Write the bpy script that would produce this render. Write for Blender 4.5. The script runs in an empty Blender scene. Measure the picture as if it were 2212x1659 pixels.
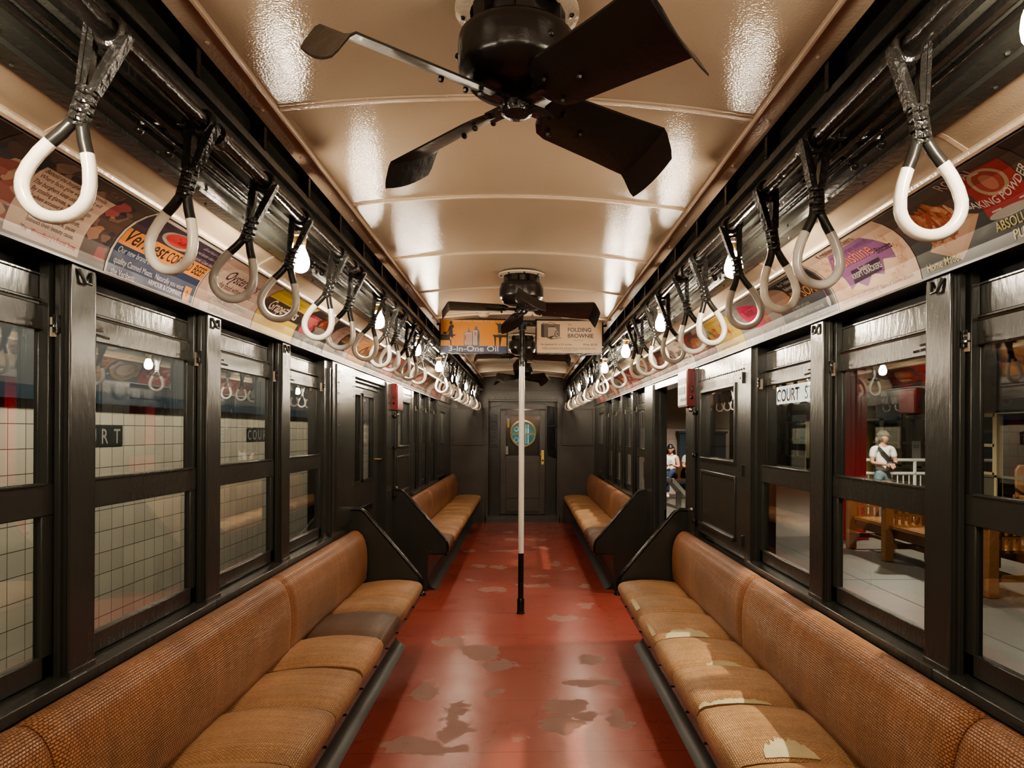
import bpy, bmesh, math, random
from mathutils import Vector, Matrix
R_ = random.Random(7)
SC = bpy.context.scene
COL = SC.collection
PI = math.pi
rad = math.radians

# ------------------------------------------------------------------ materials
def nodes(name):
    m = bpy.data.materials.new(name); m.use_nodes = True
    nt = m.node_tree; nt.nodes.clear()
    return m, nt
def N(nt, t, **kw):
    n = nt.nodes.new(t)
    for k, v in kw.items():
        if k.startswith('i_'):
            key = k[2:].replace('_', ' ')
            n.inputs[int(key) if key.isdigit() else key].default_value = v
        else: setattr(n, k, v)
    return n
def L(nt, a, b): nt.links.new(a, b)
def c4(c): return (c[0], c[1], c[2], 1)
def mat(name, col, rough=.4, metal=0, bump=0, bscale=60, var=0, vscale=6, spec=.5, coat=0, emit=None, estr=0, stretch=None):
    m, nt = nodes(name)
    o = N(nt, 'ShaderNodeOutputMaterial'); p = N(nt, 'ShaderNodeBsdfPrincipled')
    p.inputs['Base Color'].default_value = c4(col); p.inputs['Roughness'].default_value = rough
    p.inputs['Metallic'].default_value = metal; p.inputs['Specular IOR Level'].default_value = spec
    p.inputs['Coat Weight'].default_value = coat
    if emit: p.inputs['Emission Color'].default_value = c4(emit); p.inputs['Emission Strength'].default_value = estr
    L(nt, p.outputs[0], o.inputs[0])
    tc = N(nt, 'ShaderNodeTexCoord'); src = tc.outputs['Object']
    if stretch:
        mp = N(nt, 'ShaderNodeMapping'); mp.inputs['Scale'].default_value = stretch; L(nt, src, mp.inputs[0]); src = mp.outputs[0]
    if var:
        n = N(nt, 'ShaderNodeTexNoise', i_Scale=vscale, i_Detail=5); L(nt, src, n.inputs['Vector'])
        mx = N(nt, 'ShaderNodeMix', data_type='RGBA'); L(nt, n.outputs[0], mx.inputs[0])
        mx.inputs[6].default_value = c4([c*(1-var) for c in col]); mx.inputs[7].default_value = c4([min(1, c*(1+var)) for c in col])
        L(nt, mx.outputs[2], p.inputs['Base Color'])
    if bump:
        n = N(nt, 'ShaderNodeTexNoise', i_Scale=bscale, i_Detail=3); L(nt, src, n.inputs['Vector'])
        b = N(nt, 'ShaderNodeBump', i_Strength=bump, i_Distance=.01); L(nt, n.outputs[0], b.inputs['Height']); L(nt, b.outputs[0], p.inputs['Normal'])
    return m
def emis(name, col, s):
    m, nt = nodes(name); o = N(nt, 'ShaderNodeOutputMaterial'); e = N(nt, 'ShaderNodeEmission')
    e.inputs[0].default_value = c4(col); e.inputs[1].default_value = s; L(nt, e.outputs[0], o.inputs[0]); return m
def glass(name, tint=(.93, .95, .93)):
    m, nt = nodes(name); o = N(nt, 'ShaderNodeOutputMaterial')
    t = N(nt, 'ShaderNodeBsdfTransparent'); t.inputs[0].default_value = c4(tint)
    g = N(nt, 'ShaderNodeBsdfGlossy', i_Roughness=.0); g.inputs[0].default_value = (1, 1, 1, 1)
    lw = N(nt, 'ShaderNodeLayerWeight', i_Blend=.5)
    pw = N(nt, 'ShaderNodeMath', operation='POWER'); pw.inputs[1].default_value = 3.2; L(nt, lw.outputs['Facing'], pw.inputs[0])
    ma = N(nt, 'ShaderNodeMath', operation='MULTIPLY_ADD'); ma.inputs[1].default_value = .85; ma.inputs[2].default_value = .075
    L(nt, pw.outputs[0], ma.inputs[0])
    mx = N(nt, 'ShaderNodeMixShader'); L(nt, ma.outputs[0], mx.inputs[0]); L(nt, t.outputs[0], mx.inputs[1]); L(nt, g.outputs[0], mx.inputs[2])
    L(nt, mx.outputs[0], o.inputs[0]); return m
def weave(name, c0, c1, cd, pu=.011, pv=.0062, bump=.5, rough=.42):
    m, nt = nodes(name); o = N(nt, 'ShaderNodeOutputMaterial'); p = N(nt, 'ShaderNodeBsdfPrincipled')
    p.inputs['Roughness'].default_value = rough
    uv = N(nt, 'ShaderNodeUVMap')
    br = N(nt, 'ShaderNodeTexBrick'); br.offset = .5
    br.inputs['Color1'].default_value = c4(c0); br.inputs['Color2'].default_value = c4(c1); br.inputs['Mortar'].default_value = c4(cd)
    br.inputs['Scale'].default_value = 1; br.inputs['Brick Width'].default_value = pu; br.inputs['Row Height'].default_value = pv
    br.inputs['Mortar Size'].default_value = .0021; br.inputs['Mortar Smooth'].default_value = 1; br.inputs['Bias'].default_value = 0
    L(nt, uv.outputs[0], br.inputs['Vector'])
    n = N(nt, 'ShaderNodeTexNoise', i_Scale=3.2, i_Detail=6); 
    tc = N(nt, 'ShaderNodeTexCoord'); L(nt, tc.outputs['Object'], n.inputs['Vector'])
    rp = N(nt, 'ShaderNodeMapRange'); rp.inputs[1].default_value = .3; rp.inputs[2].default_value = .7; rp.inputs[3].default_value = .72; rp.inputs[4].default_value = 1.18
    L(nt, n.outputs[0], rp.inputs[0])
    # long threads running across the seat
    mp = N(nt, 'ShaderNodeMapping'); mp.inputs['Scale'].default_value = (110, 2, 1); L(nt, uv.outputs[0], mp.inputs[0])
    n2 = N(nt, 'ShaderNodeTexNoise', i_Scale=1.0, i_Detail=2); L(nt, mp.outputs[0], n2.inputs['Vector'])
    r2 = N(nt, 'ShaderNodeMapRange'); r2.inputs[1].default_value = .3; r2.inputs[2].default_value = .7; r2.inputs[3].default_value = .8; r2.inputs[4].default_value = 1.15
    L(nt, n2.outputs[0], r2.inputs[0])
    mu = N(nt, 'ShaderNodeMath', operation='MULTIPLY'); L(nt, rp.outputs[0], mu.inputs[0]); L(nt, r2.outputs[0], mu.inputs[1])
    vm = N(nt, 'ShaderNodeVectorMath', operation='SCALE'); L(nt, br.outputs['Color'], vm.inputs[0]); L(nt, mu.outputs[0], vm.inputs['Scale'])
    L(nt, vm.outputs[0], p.inputs['Base Color'])
    b = N(nt, 'ShaderNodeBump', i_Strength=bump, i_Distance=.003); b.invert = True
    L(nt, br.outputs['Fac'], b.inputs['Height']); L(nt, b.outputs[0], p.inputs['Normal'])
    L(nt, p.outputs[0], o.inputs[0]); return m
def tiles(name, axis, col, grout, size, off=(0, 0), rough=.25, var=.12):
    m, nt = nodes(name); o = N(nt, 'ShaderNodeOutputMaterial'); p = N(nt, 'ShaderNodeBsdfPrincipled')
    p.inputs['Roughness'].default_value = rough
    tc = N(nt, 'ShaderNodeTexCoord'); sx = N(nt, 'ShaderNodeSeparateXYZ'); L(nt, tc.outputs['Object'], sx.inputs[0])
    cx = N(nt, 'ShaderNodeCombineXYZ')
    a = N(nt, 'ShaderNodeMath', operation='ADD'); a.inputs[1].default_value = off[0]; L(nt, sx.outputs[axis], a.inputs[0])
    b = N(nt, 'ShaderNodeMath', operation='ADD'); b.inputs[1].default_value = off[1]; L(nt, sx.outputs[2], b.inputs[0])
    L(nt, a.outputs[0], cx.inputs[0]); L(nt, b.outputs[0], cx.inputs[1])
    br = N(nt, 'ShaderNodeTexBrick'); br.offset = 0
    br.inputs['Color1'].default_value = c4(col); br.inputs['Color2'].default_value = c4([c*(1-var) for c in col]); br.inputs['Mortar'].default_value = c4(grout)
    br.inputs['Scale'].default_value = 1; br.inputs['Brick Width'].default_value = size; br.inputs['Row Height'].default_value = size
    br.inputs['Mortar Size'].default_value = .0022; br.inputs['Mortar Smooth'].default_value = .2
    L(nt, cx.outputs[0], br.inputs['Vector']); L(nt, br.outputs['Color'], p.inputs['Base Color'])
    bp = N(nt, 'ShaderNodeBump', i_Strength=.3, i_Distance=.003); bp.invert = True; L(nt, br.outputs['Fac'], bp.inputs['Height']); L(nt, bp.outputs[0], p.inputs['Normal'])
    L(nt, p.outputs[0], o.inputs[0]); return m

def floor_material():
    m, nt = nodes('red_floor_paint'); o = N(nt, 'ShaderNodeOutputMaterial'); p = N(nt, 'ShaderNodeBsdfPrincipled')
    tc = N(nt, 'ShaderNodeTexCoord')
    n = N(nt, 'ShaderNodeTexNoise', i_Scale=7, i_Detail=6, i_Roughness=.62); L(nt, tc.outputs['Object'], n.inputs['Vector'])
    sb = N(nt, 'ShaderNodeVectorMath', operation='SUBTRACT'); sb.inputs[1].default_value = (.5, .5, .5); L(nt, n.outputs['Color'], sb.inputs[0])
    sc = N(nt, 'ShaderNodeVectorMath', operation='SCALE'); sc.inputs['Scale'].default_value = .34; L(nt, sb.outputs[0], sc.inputs[0])
    ad = N(nt, 'ShaderNodeVectorMath', operation='ADD'); L(nt, tc.outputs['Object'], ad.inputs[0]); L(nt, sc.outputs[0], ad.inputs[1])
    wob = ad.outputs[0]
    def blobs(lst):
        cur = None
        for (x, y, rx, ry) in lst:
            s = N(nt, 'ShaderNodeVectorMath', operation='SUBTRACT'); s.inputs[1].default_value = (x, y, 0); L(nt, wob, s.inputs[0])
            k = N(nt, 'ShaderNodeVectorMath', operation='MULTIPLY'); k.inputs[1].default_value = (1/rx, 1/ry, 0); L(nt, s.outputs[0], k.inputs[0])
            l = N(nt, 'ShaderNodeVectorMath', operation='LENGTH'); L(nt, k.outputs[0], l.inputs[0])
            if cur is None: cur = l.outputs['Value']
            else:
                mn = N(nt, 'ShaderNodeMath', operation='MINIMUM'); L(nt, cur, mn.inputs[0]); L(nt, l.outputs['Value'], mn.inputs[1]); cur = mn.outputs[0]
        t = N(nt, 'ShaderNodeMapRange'); t.inputs[1].default_value = .97; t.inputs[2].default_value = 1.02; t.inputs[3].default_value = 1; t.inputs[4].default_value = 0
        L(nt, cur, t.inputs[0]); return t.outputs[0]
    worn = blobs([(-.33, 3.85, .06, .2), (-.33, 3.62, .08, .12), (-.42, 3.42, .16, .07), (.27, 3.92, .12, .1), (.22, 3.7, .1, .13), (.36, 3.8, .07, .05),
                  (-.26, 4.9, .12, .2), (-.12, 4.62, .1, .12), (.45, 4.73, .1, .1), (.4, 4.28, .14, .07), (.55, 4.3, .1, .08), (-.54, 4.2, .06, .18),
                  (-.5, 5.15, .12, .13), (-.37, 5.0, .07, .07), (-.15, 4.15, .1, .05), (.52, 3.75, .05, .12), (-.55, 3.45, .07, .07), (.02, 3.5, .05, .04)])
    pale = blobs([(.56, 6.2, .08, .12), (.36, 5.8, .13, .1), (-.27, 6.85, .13, .1), (.13, 7.03, .16, .08), (-.47, 8.08, .1, .12), (-.25, 8.0, .08, .12),
                  (-.2, 9.1, .18, .06), (.39, 8.2, .05, .16), (.53, 7.9, .06, .05), (.24, 9.3, .12, .1), (-.66, 9.1, .07, .12), (-.12, 10.05, .14, .14),
                  (.22, 10.05, .16, .12), (-.2, 10.8, .1, .12), (.13, 10.8, .1, .07), (.2, 7.5, .1, .05), (-.5, 7.3, .06, .08), (.62, 7.0, .06, .08)])
    n2 = N(nt, 'ShaderNodeTexNoise', i_Scale=1.6, i_Detail=4); L(nt, tc.outputs['Object'], n2.inputs['Vector'])
    base = N(nt, 'ShaderNodeMix', data_type='RGBA'); L(nt, n2.outputs[0], base.inputs[0])
    base.inputs[6].default_value = (.30, .06, .044, 1); base.inputs[7].default_value = (.42, .10, .072, 1)
    # pinkish glare painted into the middle lane, stronger towards the camera
    sx = N(nt, 'ShaderNodeSeparateXYZ'); L(nt, wob, sx.inputs[0])
    far = N(nt, 'ShaderNodeMapRange'); far.inputs[1].default_value = 5.0; far.inputs[2].default_value = 3.2; far.inputs[3].default_value = 0; far.inputs[4].default_value = .75
    L(nt, sx.outputs[1], far.inputs[0])
    f2 = N(nt, 'ShaderNodeMath', operation='ABSOLUTE'); L(nt, sx.outputs[0], f2.inputs[0])
    f3 = N(nt, 'ShaderNodeMapRange'); f3.inputs[1].default_value = .62; f3.inputs[2].default_value = .7; f3.inputs[3].default_value = 1; f3.inputs[4].default_value = 0; L(nt, f2.outputs[0], f3.inputs[0])
    f4 = N(nt, 'ShaderNodeMath', operation='MULTIPLY'); L(nt, far.outputs[0], f4.inputs[0]); L(nt, f3.outputs[0], f4.inputs[1])
    lane = N(nt, 'ShaderNodeMix', data_type='RGBA'); L(nt, f4.outputs[0], lane.inputs[0]); L(nt, base.outputs[2], lane.inputs[6]); lane.inputs[7].default_value = (.40, .135, .108, 1)
    a = N(nt, 'ShaderNodeMix', data_type='RGBA'); L(nt, worn, a.inputs[0]); L(nt, lane.outputs[2], a.inputs[6]); a.inputs[7].default_value = (.29, .135, .105, 1)
    b = N(nt, 'ShaderNodeMix', data_type='RGBA'); L(nt, pale, b.inputs[0]); L(nt, a.outputs[2], b.inputs[6]); b.inputs[7].default_value = (.40, .19, .15, 1)
    # cracks and seams across the floor boards
    w = N(nt, 'ShaderNodeTexVoronoi', feature='DISTANCE_TO_EDGE', i_Scale=1.3); L(nt, wob, w.inputs['Vector'])
    cr = N(nt, 'ShaderNodeMapRange'); cr.inputs[1].default_value = 0; cr.inputs[2].default_value = .006; cr.inputs[3].default_value = .45; cr.inputs[4].default_value = 0; L(nt, w.outputs['Distance'], cr.inputs[0])
    ym = N(nt, 'ShaderNodeSeparateXYZ'); L(nt, tc.outputs['Object'], ym.inputs[0])
    pp = N(nt, 'ShaderNodeMath', operation='PINGPONG'); pp.inputs[1].default_value = .325; 
    yo = N(nt, 'ShaderNodeMath', operation='ADD'); yo.inputs[1].default_value = -4.02+6.5; L(nt, ym.outputs[1], yo.inputs[0]); L(nt, yo.outputs[0], pp.inputs[0])
    ps = N(nt, 'ShaderNodeMapRange'); ps.inputs[1].default_value = 0; ps.inputs[2].default_value = .004; ps.inputs[3].default_value = .6; ps.inputs[4].default_value = 0; L(nt, pp.outputs[0], ps.inputs[0])
    mxm = N(nt, 'ShaderNodeMath', operation='MAXIMUM'); L(nt, cr.outputs[0], mxm.inputs[0]); L(nt, ps.outputs[0], mxm.inputs[1])
    d = N(nt, 'ShaderNodeMix', data_type='RGBA'); L(nt, mxm.outputs[0], d.inputs[0]); L(nt, b.outputs[2], d.inputs[6]); d.inputs[7].default_value = (.05, .02, .015, 1)
    L(nt, d.outputs[2], p.inputs['Base Color'])
    rr = N(nt, 'ShaderNodeMix', data_type='FLOAT'); rr.inputs[2].default_value = .27; rr.inputs[3].default_value = .5; L(nt, worn, rr.inputs[0]); L(nt, rr.outputs[0], p.inputs['Roughness'])
    n3 = N(nt, 'ShaderNodeTexNoise', i_Scale=5, i_Detail=4); L(nt, tc.outputs['Object'], n3.inputs['Vector'])
    bp = N(nt, 'ShaderNodeBump', i_Strength=.22, i_Distance=.02); L(nt, n3.outputs[0], bp.inputs['Height']); L(nt, bp.outputs[0], p.inputs['Normal'])
    L(nt, p.outputs[0], o.inputs[0]); return m

M = {}
M['green'] = mat('black_green_enamel', (.041, .042, .037), .24, bump=.13, bscale=45, var=.25, vscale=4, stretch=(1, 1, .4))
M['brown'] = mat('dark_brown_enamel', (.088, .080, .070), .27, bump=.08, bscale=50, var=.3, vscale=3)
M['black'] = mat('glossy_black_enamel', (.012, .011, .010), .2, bump=.3, bscale=40)
M['iron'] = mat('lumpy_black_cast_iron', (.014, .013, .012), .2, bump=.28, bscale=80)
M['fan'] = mat('fan_black_brown_enamel', (.016, .012, .010), .3, bump=.25, bscale=30)
M['cream'] = mat('cream_gloss_ceiling', (.42, .335, .248), .10, bump=.12, bscale=170, var=.06, vscale=2)
M['creamt'] = mat('cream_moulding', (.60, .49, .37), .25, bump=.3, bscale=90)
M['lip'] = mat('rack_lip', (.035, .03, .025), .4)
M['kick'] = mat('kick_cove_paint', (.028, .024, .021), .38, bump=.03, bscale=20)
M['shadeblack'] = mat('recess_shade_black', (.006, .006, .009), .5)
M['white'] = mat('white_porcelain_enamel', (.80, .77, .70), .2, bump=.06, bscale=30, var=.05, vscale=30)
M['whiteworn'] = mat('worn_white_enamel', (.78, .73, .63), .22, bump=.1, bscale=30, var=.16, vscale=22)
M['grey'] = mat('grey_white_enamel', (.50, .48, .44), .2, bump=.06, bscale=30)
M['rubber'] = mat('grip_black', (.02, .02, .018), .3)
M['brass'] = mat('old_brass', (.55, .38, .14), .3, metal=1, bump=.15)
M['ivory'] = mat('ivory_catch', (.62, .53, .40), .4)
M['ceramic'] = mat('lamp_socket_black', (.02, .018, .016), .25)
M['bulb'] = emis('lit_bulb', (1, .855, .65), 150)
M['glass'] = glass('window_glass')
M['rattan'] = weave('rattan_seat', (.68, .40, .21), (.54, .29, .135), (.28, .14, .06), pu=.0105, pv=.0075, bump=.8)
M['rattanb'] = weave('rattan_back', (.50, .24, .118), (.40, .18, .086), (.18, .072, .032), pu=.0115, pv=.008, rough=.33, bump=.8)
M['rattand'] = weave('rattan_dark', (.20, .10, .05), (.17, .085, .045), (.06, .03, .016), pu=.0125, pv=.0082)
M['canvas'] = mat('bare_canvas_patch', (.52, .44, .27), .7, bump=.3, bscale=40, var=.2, vscale=14)
M['red'] = mat('red_paint_box', (.17, .014, .018), .35, bump=.15)
M['redcol'] = mat('red_column_paint', (.38, .012, .024), .35, bump=.08, bscale=20)
M['wood'] = mat('golden_oak', (.25, .105, .036), .25, bump=.1, bscale=20, var=.35, vscale=5, stretch=(9, 1, 9))
M['darkwood'] = mat('dark_bench_wood', (.07, .032, .015), .35, var=.3, vscale=5)
M['nickel'] = mat('dull_nickel', (.25, .23, .20), .3, metal=.8, bump=.2)
M['concrete'] = mat('platform_concrete', (.10, .09, .076), .4, bump=.1, bscale=25, var=.42, vscale=1.1)
M['floor'] = floor_material()
M['tile'] = tiles('cream_wall_tile', 1, (.52, .46, .37), (.09, .07, .055), .122, (-3.452+.122*40, -1.529+.122*30))
M['tileb'] = tiles('pale_wall_tile', 0, (.62, .52, .45), (.35, .22, .18), .15, (0, 0))
M['soffit'] = mat('tunnel_soffit', (.05, .055, .058), .7)
M['beige'] = mat('beige_plaster', (.34, .27, .185), .7)
M['steelwhite'] = mat('white_pipe_paint', (.75, .75, .72), .35)
M['blue'] = mat('dark_blue_paint', (.018, .035, .05), .5)
M['skin'] = mat('skin', (.50, .27, .18), .5)
M['hair'] = mat('dark_hair', (.012, .009, .008), .45)
M['hairg'] = mat('greying_hair', (.10, .085, .07), .6)
M['tee'] = mat('white_cotton', (.72, .71, .68), .85)
M['denim'] = mat('light_denim', (.16, .24, .28), .85, var=.2, vscale=20)
M['denimd'] = mat('dark_denim', (.02, .035, .075), .85)
M['khaki'] = mat('khaki_cloth', (.22, .18, .13), .85)
M['cap'] = mat('olive_cap', (.10, .095, .07), .8)
M['strap'] = mat('black_webbing', (.02, .02, .022), .6)
M['olive'] = mat('olive_train_paint', (.085, .075, .052), .3, bump=.1, bscale=20)
M['frame'] = mat('olive_window_frame', (.12, .105, .07), .35)
M['oak'] = mat('tan_train_trim', (.34, .28, .17), .35)
M['panelsteel'] = mat('brushed_panel', (.42, .42, .40), .35)
M['dim'] = mat('dim_train_interior', (.05, .045, .035), .6)
M['lampw'] = emis('lit_lamp_white', (1, .93, .8), 14)
M['signw'] = mat('white_sign_face', (.85, .87, .82), .3, emit=(.9, .95, .86), estr=.9)
M['ink'] = mat('black_lettering', (.012, .012, .012), .4)
M['tealglow'] = mat('teal_emissive_glass', (.02, .10, .10), .15, emit=(.05, .24, .25), estr=.16)  # pane emits teal itself, in place of light from beyond the door
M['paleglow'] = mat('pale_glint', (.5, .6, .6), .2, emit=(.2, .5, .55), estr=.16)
M['yellow'] = mat('yellow_tag', (.55, .36, .03), .4)
_pal = {}
def pc(c):
    """printed card colour, cached"""
    k = tuple(round(x, 3) for x in c)
    if k not in _pal:
        _pal[k] = mat('card_print', tuple(c*.72 for c in k), .33, coat=.5, bump=.04, bscale=8)
        _pal[k].node_tree.nodes['Principled BSDF'].inputs['Coat Roughness'].default_value = .06
    return _pal[k]

# ------------------------------------------------------------------ mesh builder
class MB:
    def __init__(s): s.v = []; s.f = []; s.m = []; s.uv = []; s.mats = []
    def mi(s, m):
        if m not in s.mats: s.mats.append(m)
        return s.mats.index(m)
    def face(s, idx, m, uv=None): s.f.append(tuple(idx)); s.m.append(m); s.uv.append(uv)
    def add(s, vs, fs, mt, uvs=None):
        b = len(s.v); s.v += [tuple(x) for x in vs]; k = s.mi(mt)
        for i, f in enumerate(fs): s.face([b+j for j in f], k, uvs[i] if uvs else None)
    def box(s, x0, x1, y0, y1, z0, z1, mt):
        x0, x1 = sorted((x0, x1)); y0, y1 = sorted((y0, y1)); z0, z1 = sorted((z0, z1))
        s.add([(x0,y0,z0),(x1,y0,z0),(x1,y1,z0),(x0,y1,z0),(x0,y0,z1),(x1,y0,z1),(x1,y1,z1),(x0,y1,z1)],
              [(0,3,2,1),(4,5,6,7),(0,1,5,4),(1,2,6,5),(2,3,7,6),(3,0,4,7)], mt)
    def obox(s, c, ax, ay, az, mt):
        c = Vector(c); ax, ay, az = Vector(ax), Vector(ay), Vector(az); vs = []
        for k in (-1, 1):
            for (i, j) in ((-1,-1),(1,-1),(1,1),(-1,1)): vs.append(c+ax*i+ay*j+az*k)
        fl = ax.cross(ay).dot(az) < 0
        fs = [(0,3,2,1),(4,5,6,7),(0,1,5,4),(1,2,6,5),(2,3,7,6),(3,0,4,7)]
        s.add(vs, [f[::-1] for f in fs] if fl else fs, mt)
    def bar(s, p, q, w, t, mt, up=(0, 0, 1)):
        p, q = Vector(p), Vector(q); d = q-p; u = Vector(up)
        if abs(d.normalized().dot(u)) > .99: u = Vector((1, 0, 0))
        a = d.cross(u).normalized(); b = a.cross(d).normalized()
        s.obox((p+q)/2, d/2, a*(w/2), b*(t/2), mt)
    def tube(s, pts, r, mt, n=10, closed=False, cap=True):
        P = [Vector(p) for p in pts]; rs = r if isinstance(r, (list, tuple)) else [r]*len(P); k = len(P); vs = []
        prev = None
        for i in range(k):
            if closed: t = (P[(i+1) % k]-P[i-1]).normalized()
            else: t = (P[min(i+1, k-1)]-P[max(i-1, 0)]).normalized()
            if prev is None:
                a = Vector((0, 0, 1)) if abs(t.z) < .9 else Vector((1, 0, 0)); u = (a-t*a.dot(t)).normalized()
            else: u = (prev-t*prev.dot(t)).normalized()
            prev = u; w = t.cross(u)
            for j in range(n):
                a = 2*PI*j/n; vs.append(P[i]+(u*math.cos(a)+w*math.sin(a))*rs[i])
        fs = []
        for i in range(k if closed else k-1):
            i2 = (i+1) % k
            for j in range(n): fs.append((i*n+j, i*n+(j+1) % n, i2*n+(j+1) % n, i2*n+j))
        if cap and not closed: fs += [tuple(range(n))[::-1], tuple((k-1)*n+j for j in range(n))]
        s.add(vs, fs, mt)
    def lathe(s, prof, c, mt, n=24, axis='z'):
        c = Vector(c); vs = []
        for (r, h) in prof:
            for j in range(n):
                a = 2*PI*j/n; x, y = r*math.cos(a), r*math.sin(a)
                vs.append(c+(Vector((x, y, h)) if axis == 'z' else Vector((x, h, y)) if axis == 'y' else Vector((h, x, y))))
        fs = []; k = len(prof)
        for i in range(k-1):
            for j in range(n):
                q = (i*n+j, i*n+(j+1) % n, (i+1)*n+(j+1) % n, (i+1)*n+j); fs.append(q if axis != 'y' else q[::-1])
        fs += [tuple(range(n))[::-1], tuple((k-1)*n+j for j in range(n))]
        s.add(vs, fs, mt)
    def prism(s, poly, a0, a1, mt, axis='y'):
        """poly: 2-D outline; axis y -> (x,z); axis x -> (y,z); axis z -> (x,y)"""
        n = len(poly)
        def p3(p, a): return (p[0], a, p[1]) if axis == 'y' else (a, p[0], p[1]) if axis == 'x' else (p[0], p[1], a)
        s.add([p3(p, a0) for p in poly]+[p3(p, a1) for p in poly],
              [(i, (i+1) % n, n+(i+1) % n, n+i) for i in range(n)]+[tuple(range(n))[::-1], tuple(range(n, 2*n))], mt)
    def strip(s, prof, y0, y1, mt, th=0):
        """open (x,z) profile swept along y"""
        n = len(prof); s.add([(p[0], y0, p[1]) for p in prof]+[(p[0], y1, p[1]) for p in prof], [(i, i+1, n+i+1, n+i) for i in range(n-1)], mt)
    def grid(s, fn, nu, nv, mt, uvfn=None, flip=False):
        vs = [fn(i/nu, j/nv) for i in range(nu+1) for j in range(nv+1)]; fs = []; uvs = []
        for i in range(nu):
            for j in range(nv):
                q = [(i, j), (i+1, j), (i+1, j+1), (i, j+1)]
                if flip: q = q[::-1]
                fs.append(tuple(a*(nv+1)+b for a, b in q)); uvs.append([uvfn(a/nu, b/nv) for a, b in q] if uvfn else None)
        s.add(vs, fs, mt, uvs)
    def sphere(s, c, r, mt, n=12, k=8, sc=(1, 1, 1)):
        prof = [(max(1e-4, math.sin(PI*i/k))*r, -math.cos(PI*i/k)*r) for i in range(k+1)]
        t = MB(); t.lathe(prof, (0, 0, 0), mt, n); s.add([(c[0]+v[0]*sc[0], c[1]+v[1]*sc[1], c[2]+v[2]*sc[2]) for v in t.v], t.f, mt)
    def xf(s, mtx):
        s.v = [tuple(mtx @ Vector(v)) for v in s.v]; return s
    def mirror(s):
        s.v = [(-v[0], v[1], v[2]) for v in s.v]; s.f = [f[::-1] for f in s.f]; s.uv = [u[::-1] if u else None for u in s.uv]; return s
    def build(s, name, parent=None, bevel=0, smooth=40, loc=None):
        me = bpy.data.meshes.new(name); me.from_pydata(s.v, [], s.f)
        for m in s.mats: me.materials.append(m)
        me.polygons.foreach_set('material_index', s.m)
        if any(s.uv):
            ul = me.uv_layers.new(name='UVMap'); k = 0
            for i, f in enumerate(s.f):
                for j in range(len(f)):
                    if s.uv[i]: ul.data[k].uv = s.uv[i][j]
                    k += 1
        me.validate(); me.update()
        bm = bmesh.new(); bm.from_mesh(me); bmesh.ops.recalc_face_normals(bm, faces=bm.faces); bm.to_mesh(me); bm.free()
        if smooth:
            me.polygons.foreach_set('use_smooth', [True]*len(me.polygons)); me.set_sharp_from_angle(angle=rad(smooth))
        o = bpy.data.objects.new(name, me); COL.objects.link(o)
        if parent: o.parent = parent
        if loc: o.location = loc
        if bevel:
            b = o.modifiers.new('bevel', 'BEVEL'); b.width = bevel; b.segments = 2; b.limit_method = 'ANGLE'; b.angle_limit = rad(50); b.harden_normals = False
        return o

def tag(o, label, cat, group=None, kind=None):
    o['label'] = label; o['category'] = cat
    if group: o['group'] = group
    if kind: o['kind'] = kind
    return o
def thing(name, label, cat, loc=(0, 0, 0), group=None, kind=None, rz=0):
    o = bpy.data.objects.new(name, None); COL.objects.link(o); o.location = loc; o.rotation_euler.z = rz
    o.empty_display_size = .05
    return tag(o, label, cat, group, kind)
def struct(mb, name, label, cat, **kw): return tag(mb.build(name, **kw), label, cat, kind='structure')
def dup(root, loc, rot=None, label=None, group=None):
    r = root.copy(); COL.objects.link(r); r.location = loc
    if rot: r.rotation_euler = rot
    if label: r['label'] = label
    if group: r['group'] = group
    for ch in list(root.children):
        c = ch.copy(); COL.objects.link(c); c.parent = r
        for g in ch.children:
            d = g.copy(); COL.objects.link(d); d.parent = c
    return r
ORD = ['first', 'second', 'third', 'fourth', 'fifth', 'sixth', 'seventh', 'eighth', 'ninth', 'tenth', 'eleventh', 'twelfth', 'thirteenth', 'fourteenth', 'fifteenth',
       'sixteenth', 'seventeenth', 'eighteenth', 'nineteenth', 'twentieth', 'twenty-first', 'twenty-second', 'twenty-third', 'twenty-fourth', 'twenty-fifth', 'twenty-sixth', 'twenty-seventh', 'twenty-eighth', 'twenty-ninth', 'thirtieth']

# ------------------------------------------------------------------ lettering
_tc = {}
def textmesh(s, bold=0, shear=0):
    k = (s, bold, shear)
    if k in _tc: return _tc[k]
    cu = bpy.data.curves.new('t', 'FONT'); cu.body = s; cu.size = 1; cu.offset = bold; cu.shear = shear; cu.resolution_u = 3
    o = bpy.data.objects.new('t', cu); COL.objects.link(o)
    dg = bpy.context.evaluated_depsgraph_get(); dg.update()
    me = bpy.data.meshes.new_from_object(o.evaluated_get(dg))
    vs = [(v.co.x, v.co.y) for v in me.vertices]; fs = [tuple(p.vertices) for p in me.polygons]
    bpy.data.objects.remove(o); bpy.data.curves.remove(cu); bpy.data.meshes.remove(me)
    x0 = min(v[0] for v in vs); x1 = max(v[0] for v in vs)
    vs = [(v[0]-x0, v[1]) for v in vs]
    _tc[k] = (vs, fs, x1-x0); return _tc[k]
def ellipse(cx, cy, rx, ry, n=28, a0=0, a1=2*PI):
    return [(cx+rx*math.cos(a0+(a1-a0)*i/n), cy+ry*math.sin(a0+(a1-a0)*i/n)) for i in range(n+(0 if abs(a1-a0-2*PI) < 1e-6 else 1))]
def rect(x0, y0, x1, y1): return [(x0, y0), (x1, y0), (x1, y1), (x0, y1)]
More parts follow.
